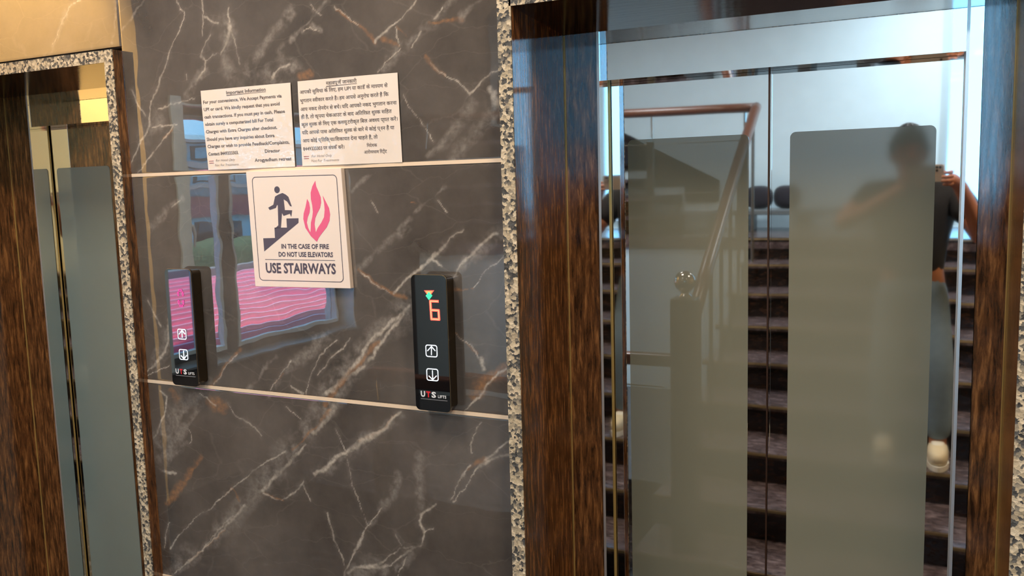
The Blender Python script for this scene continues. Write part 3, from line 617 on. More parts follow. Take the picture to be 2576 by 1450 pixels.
def window(n, axis, c, u0, u1, z0, z1, mulls, fw, mat, outward, sill=None, bars=(), mm=None):
    """frame set in the wall at plane c"""
    Wd = empty('window_%d' % n); tag(Wd, kind='structure')
    d = .05
    def bx(ua, ub, za, zb, dd0=0, dd1=d):
        a, b = sorted((c+outward*dd0, c+outward*dd1))
        return MB().box((a, ua, za), (b, ub, zb)) if axis == 'x' else MB().box((ua, a, za), (ub, b, zb))
    for ua, ub, za, zb in ((u0, u0+fw, z0, z1), (u1-fw, u1, z0, z1), (u0+fw, u1-fw, z0, z0+fw), (u0+fw, u1-fw, z1-fw, z1)):
        bx(ua, ub, za, zb).build('window_frame', mat, Wd)
    for u, w in mulls: bx(u-w/2, u+w/2, z0+fw, z1-fw).build('mullion', mm or mat, Wd)
    for z, w in bars: bx(u0+fw, u1-fw, z-w/2, z+w/2).build('glazing_bar', mat, Wd)
    ed = [u0+fw]+[e for u, w in mulls for e in (u-w/2, u+w/2)]+[u1-fw]
    for a, b in zip(ed[0::2], ed[1::2]):
        bx(a, b, z0+fw, z1-fw, .022, .027).build('pane', M['glass'], Wd)
        # slim sash round each light
        for q in ((a, a+.018, z0+fw, z1-fw), (b-.018, b, z0+fw, z1-fw), (a+.018, b-.018, z0+fw, z0+fw+.022), (a+.018, b-.018, z1-fw-.022, z1-fw)):
            bx(*q, -.008, .03).build('sash', M['alu'], Wd)
    return Wd
w1 = window(1, 'x', XW-.13, WIN[0], WIN[1], WIN[2], WIN[3], [(-2.06, .085)], .05, M['alu_dark'], -1)
MB().box((XW-.13, WIN[0], WIN[2]), (XW+.02, WIN[1]+.05, WIN[2]+.012)).build('sill', M['sill'], w1)
for q in (((XW-.25, WIN[0], WIN[2]), (XW, WIN[0]+.012, WIN[3])), ((XW-.25, WIN[1]-.012, WIN[2]), (XW, WIN[1], WIN[3])), ((XW-.25, WIN[0]+.012, WIN[3]-.012), (XW, WIN[1]-.012, WIN[3]))):
    MB().box(*q).build('reveal_lining', M['alu'], w1)
MB().box((XW, WIN[1]-.01, WIN[2]), (XW+.012, WIN[1]+.075, WIN[3]+.03)).build('architrave', M['alu'], w1)
hm = MB().tube([(XW-.115, -1.735, 1.27), (XW-.085, -1.735, 1.27), (XW-.07, -1.76, 1.265), (XW-.068, -1.775, 1.22), (XW-.07, -1.775, 1.15)], [.011, .011, .012, .011, .009])
hm.box((XW-.125, -1.75, 1.20), (XW-.11, -1.72, 1.33)); hm.build('window_handle', M['alu'], w1)
window(2, 'y', YBK-.1, BW[0], BW[1], BW[2], BW[3], [(.70, .05), (1.36, .05)], .045, M['alu'], -1)

# ------------------------------------------------------------------ stairs, railings
RZ, TD = .16, .34
st = empty('granite_staircase', (.5, -2.4, FLOOR)); tag(st, 'wide dark granite staircase rising behind, mirrored in the right lift doors', 'staircase')
for k in range(8, 0, -1):          # k=8 lowest step
    pass
SX0, SX1 = -1.20, XRW-.002
for i in range(9):                  # step i: top at FLOOR+RZ*(i+1)
    zt = FLOOR+RZ*(i+1); yf = -1.23-TD*i
    if zt > 1.03: break
    last = abs(zt-1.02) < .01
    y1 = -3.99 if last else yf-TD-.03
    s = MB().box((SX0, y1 if not last else -3.96, FLOOR+.001), (SX1, yf-.025, zt-.03)).build('step', M['riser'], st)
    MB().box((SX0-.02, y1 if not last else -3.96, zt-.03), (SX1, yf, zt)).build('tread', M['tread'], s)
    MB().box((SX0-.02, yf-.0005, zt-.016), (SX1, yf+.004, zt-.003)).build('nosing', M['nose'], s)

rl = empty('stair_railing', (-1.0, -1.36, -.26)); tag(rl, 'brown handrail and ball-topped newel climbing the left side of the granite stairs', 'railing')
nw = MB().box((-1.055, -1.405, -.26), (-.945, -1.295, .92)).build('newel_post', M['post'], rl, bevel=.006)
MB().lathe([(.03, .0), (.03, .01), (.02, .018), (.02, .03)] + [(max(.002, .048*math.sin(math.pi*j/14)), .073-.048*math.cos(math.pi*j/14)) for j in range(2, 15)], (-1.0, -1.35, .92), 24).build('ball_finial', M['chrome'], rl, smooth=True)
hr = [(-1.0, -1.38, .72), (-1.045, -2.0, 1.02), (-1.11, -3.0, 1.50), (-1.155, -3.85, 1.92), (-1.165, -3.95, 1.95)]
MB().tube(hr, .035, 12).build('handrail', M['wood'], rl, smooth=True)
for i in range(1, 8):
    y = -1.23-TD*i-.17; zb = FLOOR+RZ*(i+1); zt = .72+(-1.38-y)*(1.95-.72)/2.57
    bx_ = -1.01-.06*(-1.38-y); MB().tube([(bx_, y, zb), (bx_, y, zt)], .011, 8).build('baluster', M['post'], rl)
# level rail running left from the newel
lr = empty('lobby_railing', (-2.2, -1.36, FLOOR)); tag(lr, 'short level brown railing running from the ball newel towards the window', 'railing')
MB().box((-2.25, -1.385, .60), (-1.06, -1.325, .655)).build('top_rail', M['wood'], lr, bevel=.008)
for x in (-1.31, -2.2):
    b = MB().box((x-.028, -1.385, FLOOR), (x+.028, -1.325, .48)).build('baluster', M['post'], lr, bevel=.004)
    MB().tube([(x, -1.355, .48), (x, -1.355, .60)], .010, 8).build('rod', M['chrome'], b)
    MB().box((x-.07, -1.375, .40), (x-.028, -1.345, .43)).build('clip', M['post'], b)
MB().tube([(-2.2, -1.355, .5), (-1.10, -1.355, .5)], .003, 6).build('wire', M['post'], lr)
# landing railing
ld = empty('landing_railing', (-2.3, -3.99, 1.02)); tag(ld, 'brown-topped railing with slim posts along the upper landing edge', 'railing')
MB().tube([(-1.165, -3.985, 1.95), (-1.45, -3.985, 1.955), (-2.4, -3.985, 1.96), (-3.58, -3.985, 1.96)], .033, 12).build('handrail', M['wood'], ld, smooth=True)
for x in (-1.25, -1.95, -2.7, -3.5):
    b = MB().box((x-.024, -4.01, 1.02), (x+.024, -3.96, 1.74)).build('baluster', M['post'], ld, bevel=.004)
    MB().tube([(x, -3.985, 1.74), (x, -3.985, 1.93)], .009, 8).build('rod', M['chrome'], b)
for z in (1.35, 1.72): MB().tube([(-1.25, -3.985, z), (-3.58, -3.985, z)], .003, 6).build('wire', M['post'], ld)
# upper flight rising to the left along the back wall, with its stone dado
uf = empty('upper_flight', (-2.5, -4.9, 1.02)); tag(uf, 'upper granite flight climbing left from the landing along the back wall', 'staircase')
for i in range(6):
    x1 = -1.75-.3*i; zt = 1.02+.15*(i+1)
    s = MB().box((XW+.01, YBK+.002, 1.021 if i == 0 else zt-.15), (x1-.02, -4.3, zt-.03)).build('step', M['riser'], uf)
    MB().box((XW+.01, YBK+.002, zt-.03), (x1, -4.28, zt)).build('tread', M['tread'], s)
P = []
for i in range(6):
    x1 = -1.72-.3*i; z = 1.02+.15*i+.24
    P += [(x1, z), (x1-.3, z)] if i == 0 else [(x1, z), (x1-.3, z)]
top = [(-3.52, 1.44+1.8*.5+.02), (-1.72, 1.44)]
dd = MB().prism(P+top, lambda u, v, d: (u, d, v), YBK+.001, YBK+.03).build('granite_dado', M['riser'])
tag(dd, 'dark stepped granite dado fixed to the back wall above the upper flight', 'wall panel')

# low stone bench with dark cushions on the landing
bn = empty('stone_bench', (-.6, -4.95, 1.02)); tag(bn, 'low grey stone bench on the landing before the back wall', 'bench')
MB().box((-1.5, -5.2, 1.15), (-.02, -4.7, 1.19)).build('slab', M['sill'], bn, bevel=.006)
for x in (-1.42, -.95, -.5, -.1): MB().box((x-.05, -5.15, 1.02), (x+.05, -4.75, 1.15)).build('support', M['sill'], bn)
M['cushion'] = plain('dark_cushion_cloth', srgb(40, 38, 46), .9, bump=.001, bscale=300)
for i, (x, lab) in enumerate(((-1.33, 'dark rounded cushion at the left end of the stone bench'), (-1.10, 'dark rounded cushion second from the left end of the stone bench'))):
    cu = empty('cushion', (x, -5.02, 1.19)); tag(cu, lab, 'cushion', 'cushions on the stone bench')
    MB().ell((x, -5.02, 1.285), (.112, .07, .095), 24, 14, .7).build('cover', M['cushion'], cu, smooth=True)
    MB().tube([(x+.108*math.cos(a)*abs(math.cos(a))**-.3 if abs(math.cos(a)) > 1e-3 else x, -5.02, 1.285+.09*math.sin(a)*(abs(math.sin(a))**-.3 if abs(math.sin(a)) > 1e-3 else 0)) for a in [2*math.pi*j/24 for j in range(25)]], .005, 6).build('piping', M['cushion'], cu)

# ------------------------------------------------------------------ lamps
M['led'] = plain('warm_led_diffuser', (1.0, .86, .70, 1), .5, emit=2.2, var=0)
M['lampwhite'] = plain('lamp_white', srgb(225, 222, 215), .5)
def ceiling_panel(x, y, w, lab, e, col):
    L = empty('ceiling_light', (x, y, ZC-.04)); tag(L, lab, 'ceiling light')
    f = MB()
    for a, b in (((x-w, y-w), (x+w, y-w+.03)), ((x-w, y+w-.03), (x+w, y+w)), ((x-w, y-w+.03), (x-w+.03, y+w-.03)), ((x+w-.03, y-w+.03), (x+w, y+w-.03))):
        f.box((a[0], a[1], ZC-.045), (b[0], b[1], ZC))
    f.build('frame', M['lampwhite'], L)
    MB().box((x-w+.03, y-w+.03, ZC-.02), (x+w-.03, y+w-.03, ZC-.012)).build('diffuser', M['led'], L)
    l = bpy.data.lights.new('panel_lamp', 'AREA'); l.size = 2*w-.1; l.energy = e; l.color = col
    lo = bpy.data.objects.new('panel_lamp', l); COL.objects.link(lo); lo.parent = L; lo.location = (0, 0, .005)
ceiling_panel(-1.7, -1.15, .3, 'square ceiling light above the marble wall between the lifts', PANEL_E*1.2, (1, .88, .74))
ceiling_panel(.7, -1.3, .3, 'square ceiling light above the foot of the granite stairs', PANEL_E*1.25, (1, .84, .66))
ceiling_panel(.2, -4.2, .3, 'added cool white fill panel above the landing', PANEL_E*1.6, (.90, .96, 1))  # added fill lamp, brightens the hall where sky light falls short
ceiling_panel(-2.3, -3.1, .3, 'added cool white fill panel above the window platform', PANEL_E*1.0, (.95, .97, 1))  # second added fill lamp, no known fixture here
def downlight(x, y, lab, e, rot=(0, 0, 0)):
    L = empty('recessed_downlight', (x, y, ZC-.03)); tag(L, lab, 'ceiling light')
    MB().lathe([(.062, -.006), (.062, 0), (.048, .002), (.044, .028), (.02, .028)], (x, y, ZC-.03), 24).build('trim_ring', M['lampwhite'], L, smooth=True)
    MB().lathe([(.003, 0), (.03, 0), (.032, .006), (.003, .006)], (x, y, ZC-.012), 20).build('lens', M['led2'], L)
    l = bpy.data.lights.new('spot_lamp', 'SPOT'); l.energy = e; l.spot_size = math.radians(70); l.spot_blend = .6; l.color = (1, .84, .58); l.shadow_soft_size = .03
    lo = bpy.data.objects.new('spot_lamp', l); COL.objects.link(lo); lo.parent = L; lo.location = (0, 0, -.02); lo.rotation_euler = rot
M['led2'] = plain('amber_lens', (1.0, .8, .45, 1), .4, emit=20, var=0)
downlight(-2.95, -.75, 'small recessed amber downlight before the left lift', SPOT_E, (0, math.radians(32), 0))

# ------------------------------------------------------------------ outside the left window
M['pink'] = plain('pink_roof_sheet', srgb(236, 112, 142), .22, scale=3, var=.15)
M['peach'] = plain('peach_render', srgb(232, 176, 128), .8)
M['redband'] = plain('red_band', srgb(186, 84, 92), .7)
M['teal'] = plain('teal_cladding', srgb(176, 216, 226), .5, scale=4, var=.2)
M['concrete'] = plain('grey_concrete', srgb(128, 128, 130), .85, scale=6, var=.15)
M['dkglass'] = plain('dark_window_glass', srgb(52, 60, 70), .1)
M['hedge'] = plain('hedge_green', srgb(66, 92, 66), .9, scale=30, var=.5, bump=.02, bscale=30)
o = MB().box((-16, -22, FLOOR-.9), (XW-.26, 6, FLOOR-.6)).build('ground', M['concrete']); tag(o, kind='structure')
# corrugated sheet roof: ridges run along y
rf = empty('pink_sheet_roof', (-5.4, -3.4, FLOOR-.6)); tag(rf, 'pink corrugated sheet roof seen through the left window', 'roof')
nx = 150; vs = []; fs = []
for j, y in enumerate((-7.5, .8)):
    for i in range(nx+1):
        u = i/nx; x = -4.15-2.5*u; z = .30+.29*u+.036*math.sin(2*math.pi*u*17)
        vs += [(x, y, z), (x, y, z-.004)]
k = 2*(nx+1)
for i in range(nx):
    a = 2*i
    fs += [(a, a+2, k+a+2, k+a), (a+1, k+a+1, k+a+3, a+3), (a, a+1, a+3, a+2), (k+a, k+a+2, k+a+3, k+a+1)]
fs += [(0, k, k+1, 1), (2*nx, 2*nx+1, k+2*nx+1, k+2*nx)]
b = MB(); b.add(vs, fs); b.build('corrugated_sheet', M['pink'], rf)
M['ridge_glint'] = plain('pale_pink_highlight', srgb(246, 180, 204), .4)
rb = MB()  # pale strips added along the ridges, standing in for highlights on the sheet
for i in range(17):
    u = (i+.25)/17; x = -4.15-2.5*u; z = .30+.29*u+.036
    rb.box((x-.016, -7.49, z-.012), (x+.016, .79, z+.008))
rb = rb.build('ridge_highlight', M['ridge_glint'], rf)
for x, zt in ((-4.3, .29), (-6.5, .55)):
    for y in (-7.2, -4.8, -2.4, .5): MB().box((x-.04, y-.04, FLOOR-.6), (x+.04, y+.04, zt)).build('post', M['concrete'], rf)
MB().box((-6.85, -7.6, FLOOR-.6), (-6.67, .9, .68)).build('gutter_wall', M['concrete'], rf)
# building across the yard
bl = empty('street_building', (-9.6, -6, FLOOR-.6)); tag(bl, 'pale blue building with red band across the yard', 'building')
MB().box((-11, -16, FLOOR-.6), (-9.0, -3.6, 2.25)).build('wall', M['teal'], bl)
MB().box((-9.0, -16, 1.12), (-8.9, -3.4, 1.42)).build('red_band', M['redband'], bl)
MB().box((-9.0, -4.25, FLOOR-.6), (-8.93, -3.4, 1.12)).build('peach_pier', M['peach'], bl)
for z in (1.52, 1.80, 2.10): MB().box((-9.0, -16, z), (-8.7, -3.5, z+.05)).build('balcony_slab', M['concrete'], bl)
for i in range(9):
    y = -4.45-i*1.2
    for z0, z1 in ((.25, 1.05), (1.60, 1.76), (1.88, 2.06)):
        w = MB().box((-9.02, y-.95, z0), (-8.985, y-.1, z1)).build('window', M['alu_dark'], bl)
        MB().box((-8.99, y-.9, z0+.02), (-8.975, y-.15, z1-.02)).build('pane', M['dkglass'] if z0 < 1 else M['teal'], w)
hd = empty('clipped_hedge', (-8.2, -6, FLOOR-.6)); tag(hd, 'dark green clipped hedge before the building across the yard', 'hedge')
MB().ell((-8.2, -6.6, .2), (.35, 2.6, .65), 40, 16, .35).build('foliage', M['hedge'], hd, smooth=True)
MB().box((-8.25, -8.8, FLOOR-.6), (-8.15, -4.4, -.3)).build('stem_row', M['wood'], hd)
sd_ = empty('tripod_stand', (-7.4, -4.65, FLOOR-.6)); tag(sd_, 'dark tripod stand beyond the pink roof', 'stand')
MB().tube([(-7.4, -4.65, .42), (-7.4, -4.65, 1.30)], .03, 10).build('pole', M['skirt'], sd_)
for a in (0.4, 2.5, 4.6): MB().tube([(-7.4, -4.65, .95), (-7.4+.3*math.cos(a), -4.65+.3*math.sin(a), FLOOR-.6)], .022, 8).build('leg', M['skirt'], sd_)
# terrace beyond the back window
o = MB().box((-3, -9, .80), (4.5, YBK-.2, .98)).build('floor_terrace', M['concrete']); tag(o, kind='structure')
M['slate'] = plain('slate_blue_paint', srgb(84, 106, 124), .6)
o = MB().box((-3, -9.1, .98), (4.5, -8.95, 1.10)).build('parapet', M['slate']); tag(o, 'low slate blue terrace parapet beyond the back window', 'parapet')

# ------------------------------------------------------------------ lettering
def text_geo(s, bold=0.0, shear=0.0):
    cu = bpy.data.curves.new('lettering', 'FONT'); cu.body = s; cu.offset = bold; cu.shear = shear; cu.resolution_u = 2
    o = bpy.data.objects.new('lettering', cu); COL.objects.link(o)
    bpy.context.view_layer.update()
    me = bpy.data.meshes.new_from_object(o.evaluated_get(bpy.context.evaluated_depsgraph_get()))
    V = [(v.co.x, v.co.y) for v in me.vertices]; F = [tuple(p.vertices) for p in me.polygons]
    bpy.data.objects.remove(o); bpy.data.curves.remove(cu); bpy.data.meshes.remove(me)
    return V, F
def place_text(mb, geo, pL, pR, cap, y, capref=.69):
    V, F = geo
    if not V: return
    x0 = min(v[0] for v in V); x1 = max(v[0] for v in V); w = x1-x0
    dx, dz = (pR[0]-pL[0])/w, (pR[1]-pL[1])/w; k = cap/capref
    mb.add([(pL[0]+(u-x0)*dx, y, pL[1]+(u-x0)*dz+v*k) for u, v in V], [tuple(reversed(f)) for f in F])
CONS = set(chr(c) for c in range(0x915, 0x93a)); VIR = chr(0x94d); IM = chr(0x93f); RA = chr(0x930)
MATRA = set(chr(c) for c in list(range(0x93e, 0x94d))+[0x901, 0x902, 0x903])
def hindi_geo(s):
    """lay a Devanagari line out by hand: short i before its cluster, half letters narrowed, r above or below"""
    seg = []; i = 0
    while i < len(s):
        ch = s[i]
        if ch in CONS:
            half = []; reph = False; c = ch; j = i+1; sub = ''
            while j+1 < len(s) and s[j] == VIR and s[j+1] in CONS:
                if c == RA and not half: reph = True
                elif s[j+1] == RA: sub = VIR; j += 2; c = c; break
                else: half.append(c)
                c = s[j+1]; j += 2
            m = ''
            while j < len(s) and s[j] in MATRA: m += s[j]; j += 1
            if IM in m: seg.append((IM, 'pre')); m = m.replace(IM, '')
            for h in half: seg.append((h, 'half'))
            seg.append((c+sub+m+(chr(0x945) if reph else ''), 'full')); i = j
        else: seg.append((ch, 'full')); i += 1
    V = []; F = []; x = 0
    for t, kind in seg:
        if t == ' ': x += .26; continue
        g = HCACHE.get(t)
        if g is None: g = HCACHE[t] = text_geo(t, .010)
        v, f = g
        if not v: continue
        k = .58 if kind == 'half' else 1
        w = max(q[0] for q in v)
        if kind == 'pre': w = .27
        n = len(V); V += [(x+u*k, q) for u, q in v]; F += [tuple(a+n for a in ff) for ff in f]
        x += w*k+(.03 if ord(t[0]) < 0x900 or ord(t[0]) == 0x964 else -.01)
    return V, F
HCACHE = {}

M['paper'] = plain('laminated_paper', srgb(238, 222, 206), .6, coat=.9, var=.02)
def lam_bump(m, d):
    t = m.node_tree; p = t.nodes['Principled BSDF']; co = N(t, 'ShaderNodeTexCoord')
    n = N(t, 'ShaderNodeTexNoise'); n.inputs['Scale'].default_value = 26; n.inputs['Detail'].default_value = 3; t.links.new(co.outputs['Object'], n.inputs['Vector'])
    b = N(t, 'ShaderNodeBump'); b.inputs['Distance'].default_value = d; t.links.new(n.outputs[0], b.inputs['Height'])
    t.links.new(b.outputs[0], p.inputs['Coat Normal'])
lam_bump(M['paper'], .0035); M['paper'].node_tree.nodes['Principled BSDF'].inputs['Coat IOR'].default_value = 1.8
M['ink'] = plain('print_ink', srgb(104, 94, 92), .5, coat=.7)
M['pen'] = plain('blue_black_pen', srgb(110, 104, 108), .6)
M['penr'] = plain('red_pen', srgb(190, 90, 100), .6)

def notice(lab, q, lines, geo, title, hand, tgeo):
    """q: TL TR BR BL corners on the wall"""
    def at(u, v):
        a = [q[0][i]+(q[1][i]-q[0][i])*u for i in (0, 1)]; b = [q[3][i]+(q[2][i]-q[3][i])*u for i in (0, 1)]
        return (a[0]+(b[0]-a[0])*v, a[1]+(b[1]-a[1])*v)
    def depth(u, v): return -.0035-.0022*math.sin(math.pi*u)*(1-v)*1.2-.0012*math.sin(7*u+2)*math.sin(5*v)
    T = empty('paper_notice', (q[3][0], -.004, q[3][1])); tag(T, lab, 'notice', 'laminated notices above the fire sign')
    nu, nv = 24, 16; b = MB(); vs = []; fs = []
    for s in (0, 1):
        for j in range(nv+1):
            for i in range(nu+1):
                u, v = i/nu, j/nv; x, z = at(u, v); vs.append((x, depth(u, v)+.0006*s, z))
    n = (nu+1)*(nv+1)
    for j in range(nv):
        for i in range(nu):
            a = j*(nu+1)+i; fs += [(a, a+nu+1, a+nu+2, a+1), (n+a, n+a+1, n+a+nu+2, n+a+nu+1)]
    for i in range(nu): fs += [(i, i+1, n+i+1, n+i), (nv*(nu+1)+i, n+nv*(nu+1)+i, n+nv*(nu+1)+i+1, nv*(nu+1)+i+1)]
    for j in range(nv): a = j*(nu+1); fs += [(a, n+a, n+a+nu+1, a+nu+1), (a+nu, a+2*nu+1, n+a+2*nu+1, n+a+nu)]
    b.add(vs, fs); b.build('sheet', M['paper'], T, smooth=False)
    # map text onto the gently curled sheet
    inv = lambda x, z: ((x-q[0][0])/(q[1][0]-q[0][0]), (q[0][1]-z)/(q[0][1]-q[3][1]))
    def put(name, items, mat):
        m = MB()
        for g, u0, u1, v, cap in items: place_text(m, g, at(u0, v), at(u1, v), cap, 0)
        m.v = [(x, depth(*inv(x, z))-.0005, z) for x, y, z in m.v]
        return m.build(name, mat, T)
    put('heading', [(tgeo(title[0]), *title[1:])], M['ink'])
    a, c = at(title[1], title[3]+.012), at(title[2], title[3]+.012)
    dd_ = depth(*inv(a[0], a[1]))-.0006
    MB().box((a[0], dd_-.0003, min(a[1], c[1])-.0006), (c[0], dd_, min(a[1], c[1])+.0006)).build('underline', M['ink'], T)
    for L in lines: put('text_line', [(geo(L[0]), *L[1:])], M['ink'])
    for L in hand: put('handwriting', [(text_geo(L[0], -.012, .25), *L[1:])], M['pen'])
    for k in (0, 1):
        a = at(.022, .885+.025*k)
        MB().box((a[0], depth(.02, .9)-.0012, a[1]-.0005), (a[0]+.016, depth(.02, .9)-.0004, a[1]+.0005)).build('pen_stroke', M['penr'], T)
    return T
EN = lambda s: text_geo(s, .02)
CP = .0083
P1 = ((-1.7822, 1.7172), (-1.4772, 1.7162), (-1.4773, 1.5053), (-1.7745, 1.5056))
P2 = ((-1.4540, 1.7175), (-1.1555, 1.7156), (-1.1526, 1.5048), (-1.4541, 1.5056))
notice('laminated English notice headed Important Information, left of the two', P1, [
    ('For your convenience, We Accept Payments via', .02, .905, .165, CP), ('UPI or card. We kindly request that you avoid', .02, .88, .256, CP),
    ('cash transactions. If you must pay in cash, Please', .02, .93, .35, CP), ('obtain surely a computerized bill For Total', .02, .80, .44, CP),
    ('Charges with Extra Charges after checkout.', .02, .835, .535, CP), ('Should you have any inquiries about Extra', .02, .80, .63, CP),
    ('Charges or wish to provide Feedback/Complaints,', .02, .955, .72, CP), ('Contact 8449333303.', .02, .385, .815, CP), ('Director', .68, .845, .815, CP), ('Arogyadham retreat', .56, .965, .92, CP)],
    EN, ('Important Information', .30, .74, .072, .0085), [('For Hotel Only', .105, .335, .895, .0062), ('Not For Treatments', .09, .375, .955, .0062)], EN)
notice('laminated Hindi notice, right of the two above the fire sign', P2, [
    ('आपकी सुविधा के लिए, हम UPI या कार्ड के माध्यम से', .02, .905, .15, .0085), ('भुगतान स्वीकार करते हैं। हम आपसे अनुरोध करते हैं कि', .02, .91, .25, .0085),
    ('आप नकद लेनदेन से बचें। यदि आपको नकद भुगतान करना', .02, .98, .35, .0085), ('ही है, तो कृपया चेकआउट के बाद अतिरिक्त शुल्क सहित', .02, .93, .44, .0085),
    ('कुल शुल्क के लिए एक कम्प्यूटरीकृत बिल अवश्य प्राप्त करें।', .02, .98, .53, .0085), ('यदि आपके पास अतिरिक्त शुल्क के बारे में कोई प्रश्न हैं या', .02, .945, .625, .0085),
    ('आप कोई प्रतिक्रिया/शिकायत देना चाहते हैं, तो', .02, .78, .72, .0085), ('8449333303 पर संपर्क करें।', .02, .45, .815, .0085), ('निदेशक', .67, .77, .81, .0075), ('आरोग्यधाम रिट्रीट', .64, .86, .885, .0075)],
    hindi_geo, ('महत्वपूर्ण जानकारी', .30, .61, .072, .0085), [('For Hotel Only', .105, .32, .90, .0062), ('Not For Treatments', .10, .39, .955, .0062)], hindi_geo)

# ------------------------------------------------------------------ fire sign
M['plate'] = plain('sign_board', srgb(240, 222, 206), .35, coat=.25, var=.02)
M['signgrey'] = plain('sign_dark_grey', srgb(84, 78, 90), .4)
M['flame'] = plain('sign_pink_red', srgb(232, 100, 138), .4)
S = SIGN
fsn = empty('fire_sign', (S['plate'][3][0], -.01, S['plate'][3][1])); tag(fsn, 'cream fire sign with running figure and pink flame reading USE STAIRWAYS', 'sign')
MB().prism(list(reversed(S['plate'])), WALLF, -.015, -.0005).build('board', M['plate'], fsn, bevel=.0008)
def bil(c, u, v):
    a = [c[0][i]+(c[1][i]-c[0][i])*u for i in (0, 1)]; b = [c[3][i]+(c[2][i]-c[3][i])*u for i in (0, 1)]
    return (a[0]+(b[0]-a[0])*v, a[1]+(b[1]-a[1])*v)
def ring(mb, outer, inner, y):
    n = len(outer)
    mb.add([(u, y, v) for u, v in outer]+[(u, y, v) for u, v in inner], [(i, i+n, (i+1) % n+n, (i+1) % n) for i in range(n)])
O = [bil(S['border'], u, 1-v) for u, v in rrect(0, 0, 1, 1, .045, 8)]; I = [bil(S['border'], u, 1-v) for u, v in rrect(.007, .006, .993, .994, .040, 8)]
b = MB(); ring(b, O, I, -.0154); b.build('border_line', M['signgrey'], fsn)
hd_ = S['head']; r1 = abs(hd_[1][0]-hd_[0][0]); r2 = abs(hd_[2][1]-hd_[0][1])
b = MB(); b.prism([(hd_[0][0]+r1*math.cos(a), hd_[0][1]+r2*math.sin(a)) for a in [2*math.pi*j/24 for j in range(24)]], WALLF, -.0155, -.015); b.prism(S['body'], WALLF, -.0155, -.015); b.build('running_figure', M['signgrey'], fsn)
MB().prism(S['stairs'], WALLF, -.0155, -.015).build('stair_pictogram', M['signgrey'], fsn)
MB().prism(S['flame'], WALLF, -.0155, -.015).build('flame_pictogram', M['flame'], fsn)
def cond(s): return text_geo(s, .03)
for nm, tx, k in (('lettering', 'IN THE CASE OF FIRE', 't1'), ('lettering', 'DO NOT USE ELEVATORS', 't2'), ('lettering', 'USE STAIRWAYS', 't3')):
    b = MB(); q = S[k]; place_text(b, cond(tx), q[0], q[1], q[2][1]-q[0][1], -.0155); b.build(nm, M['signgrey'], fsn)
q = S['ln']; MB().box((q[0][0], -.0155, q[0][1]-.0006), (q[1][0], -.015, q[0][1]+.0006)).build('rule', M['signgrey'], fsn)

# ------------------------------------------------------------------ landing call panels
M['gloss'] = plain('black_glass', srgb(14, 15, 18), .02, ior=2.2, var=.02)
M['housing'] = plain('dark_bronze_housing', srgb(58, 48, 34), .25, metal=.5)
M['rim'] = plain('gold_rim', srgb(150, 128, 92), .3, metal=.7)
M['white'] = plain('white_backlit_mark', (.80, .90, 1.0, 1), .4, emit=.85, var=0)
M['logo'] = plain('white_print', srgb(226, 226, 226), .4); M['logor'] = plain('red_print', srgb(214, 40, 50), .4); M['logog'] = plain('grey_print', srgb(120, 122, 126), .5)
M['ledred'] = plain('red_segment', (1.0, .10, .07, 1), .4, emit=1.3, var=0); M['ledcore'] = plain('red_segment_core', (1.0, .32, .16, 1), .4, emit=1.2, var=0)
M['ledmag'] = plain('segment_pink_reflection', (1.0, .01, .30, 1), .4, emit=1.3, var=0); M['ledgreen'] = plain('green_lamp', (.05, .75, .36, 1), .4, emit=.9, var=0)  # red zero tinted magenta: the pink roof's reflection put into its colour
M['ledor'] = plain('orange_lamp', (1.0, .30, .10, 1), .4, emit=1.0, var=0)
FY = -.038
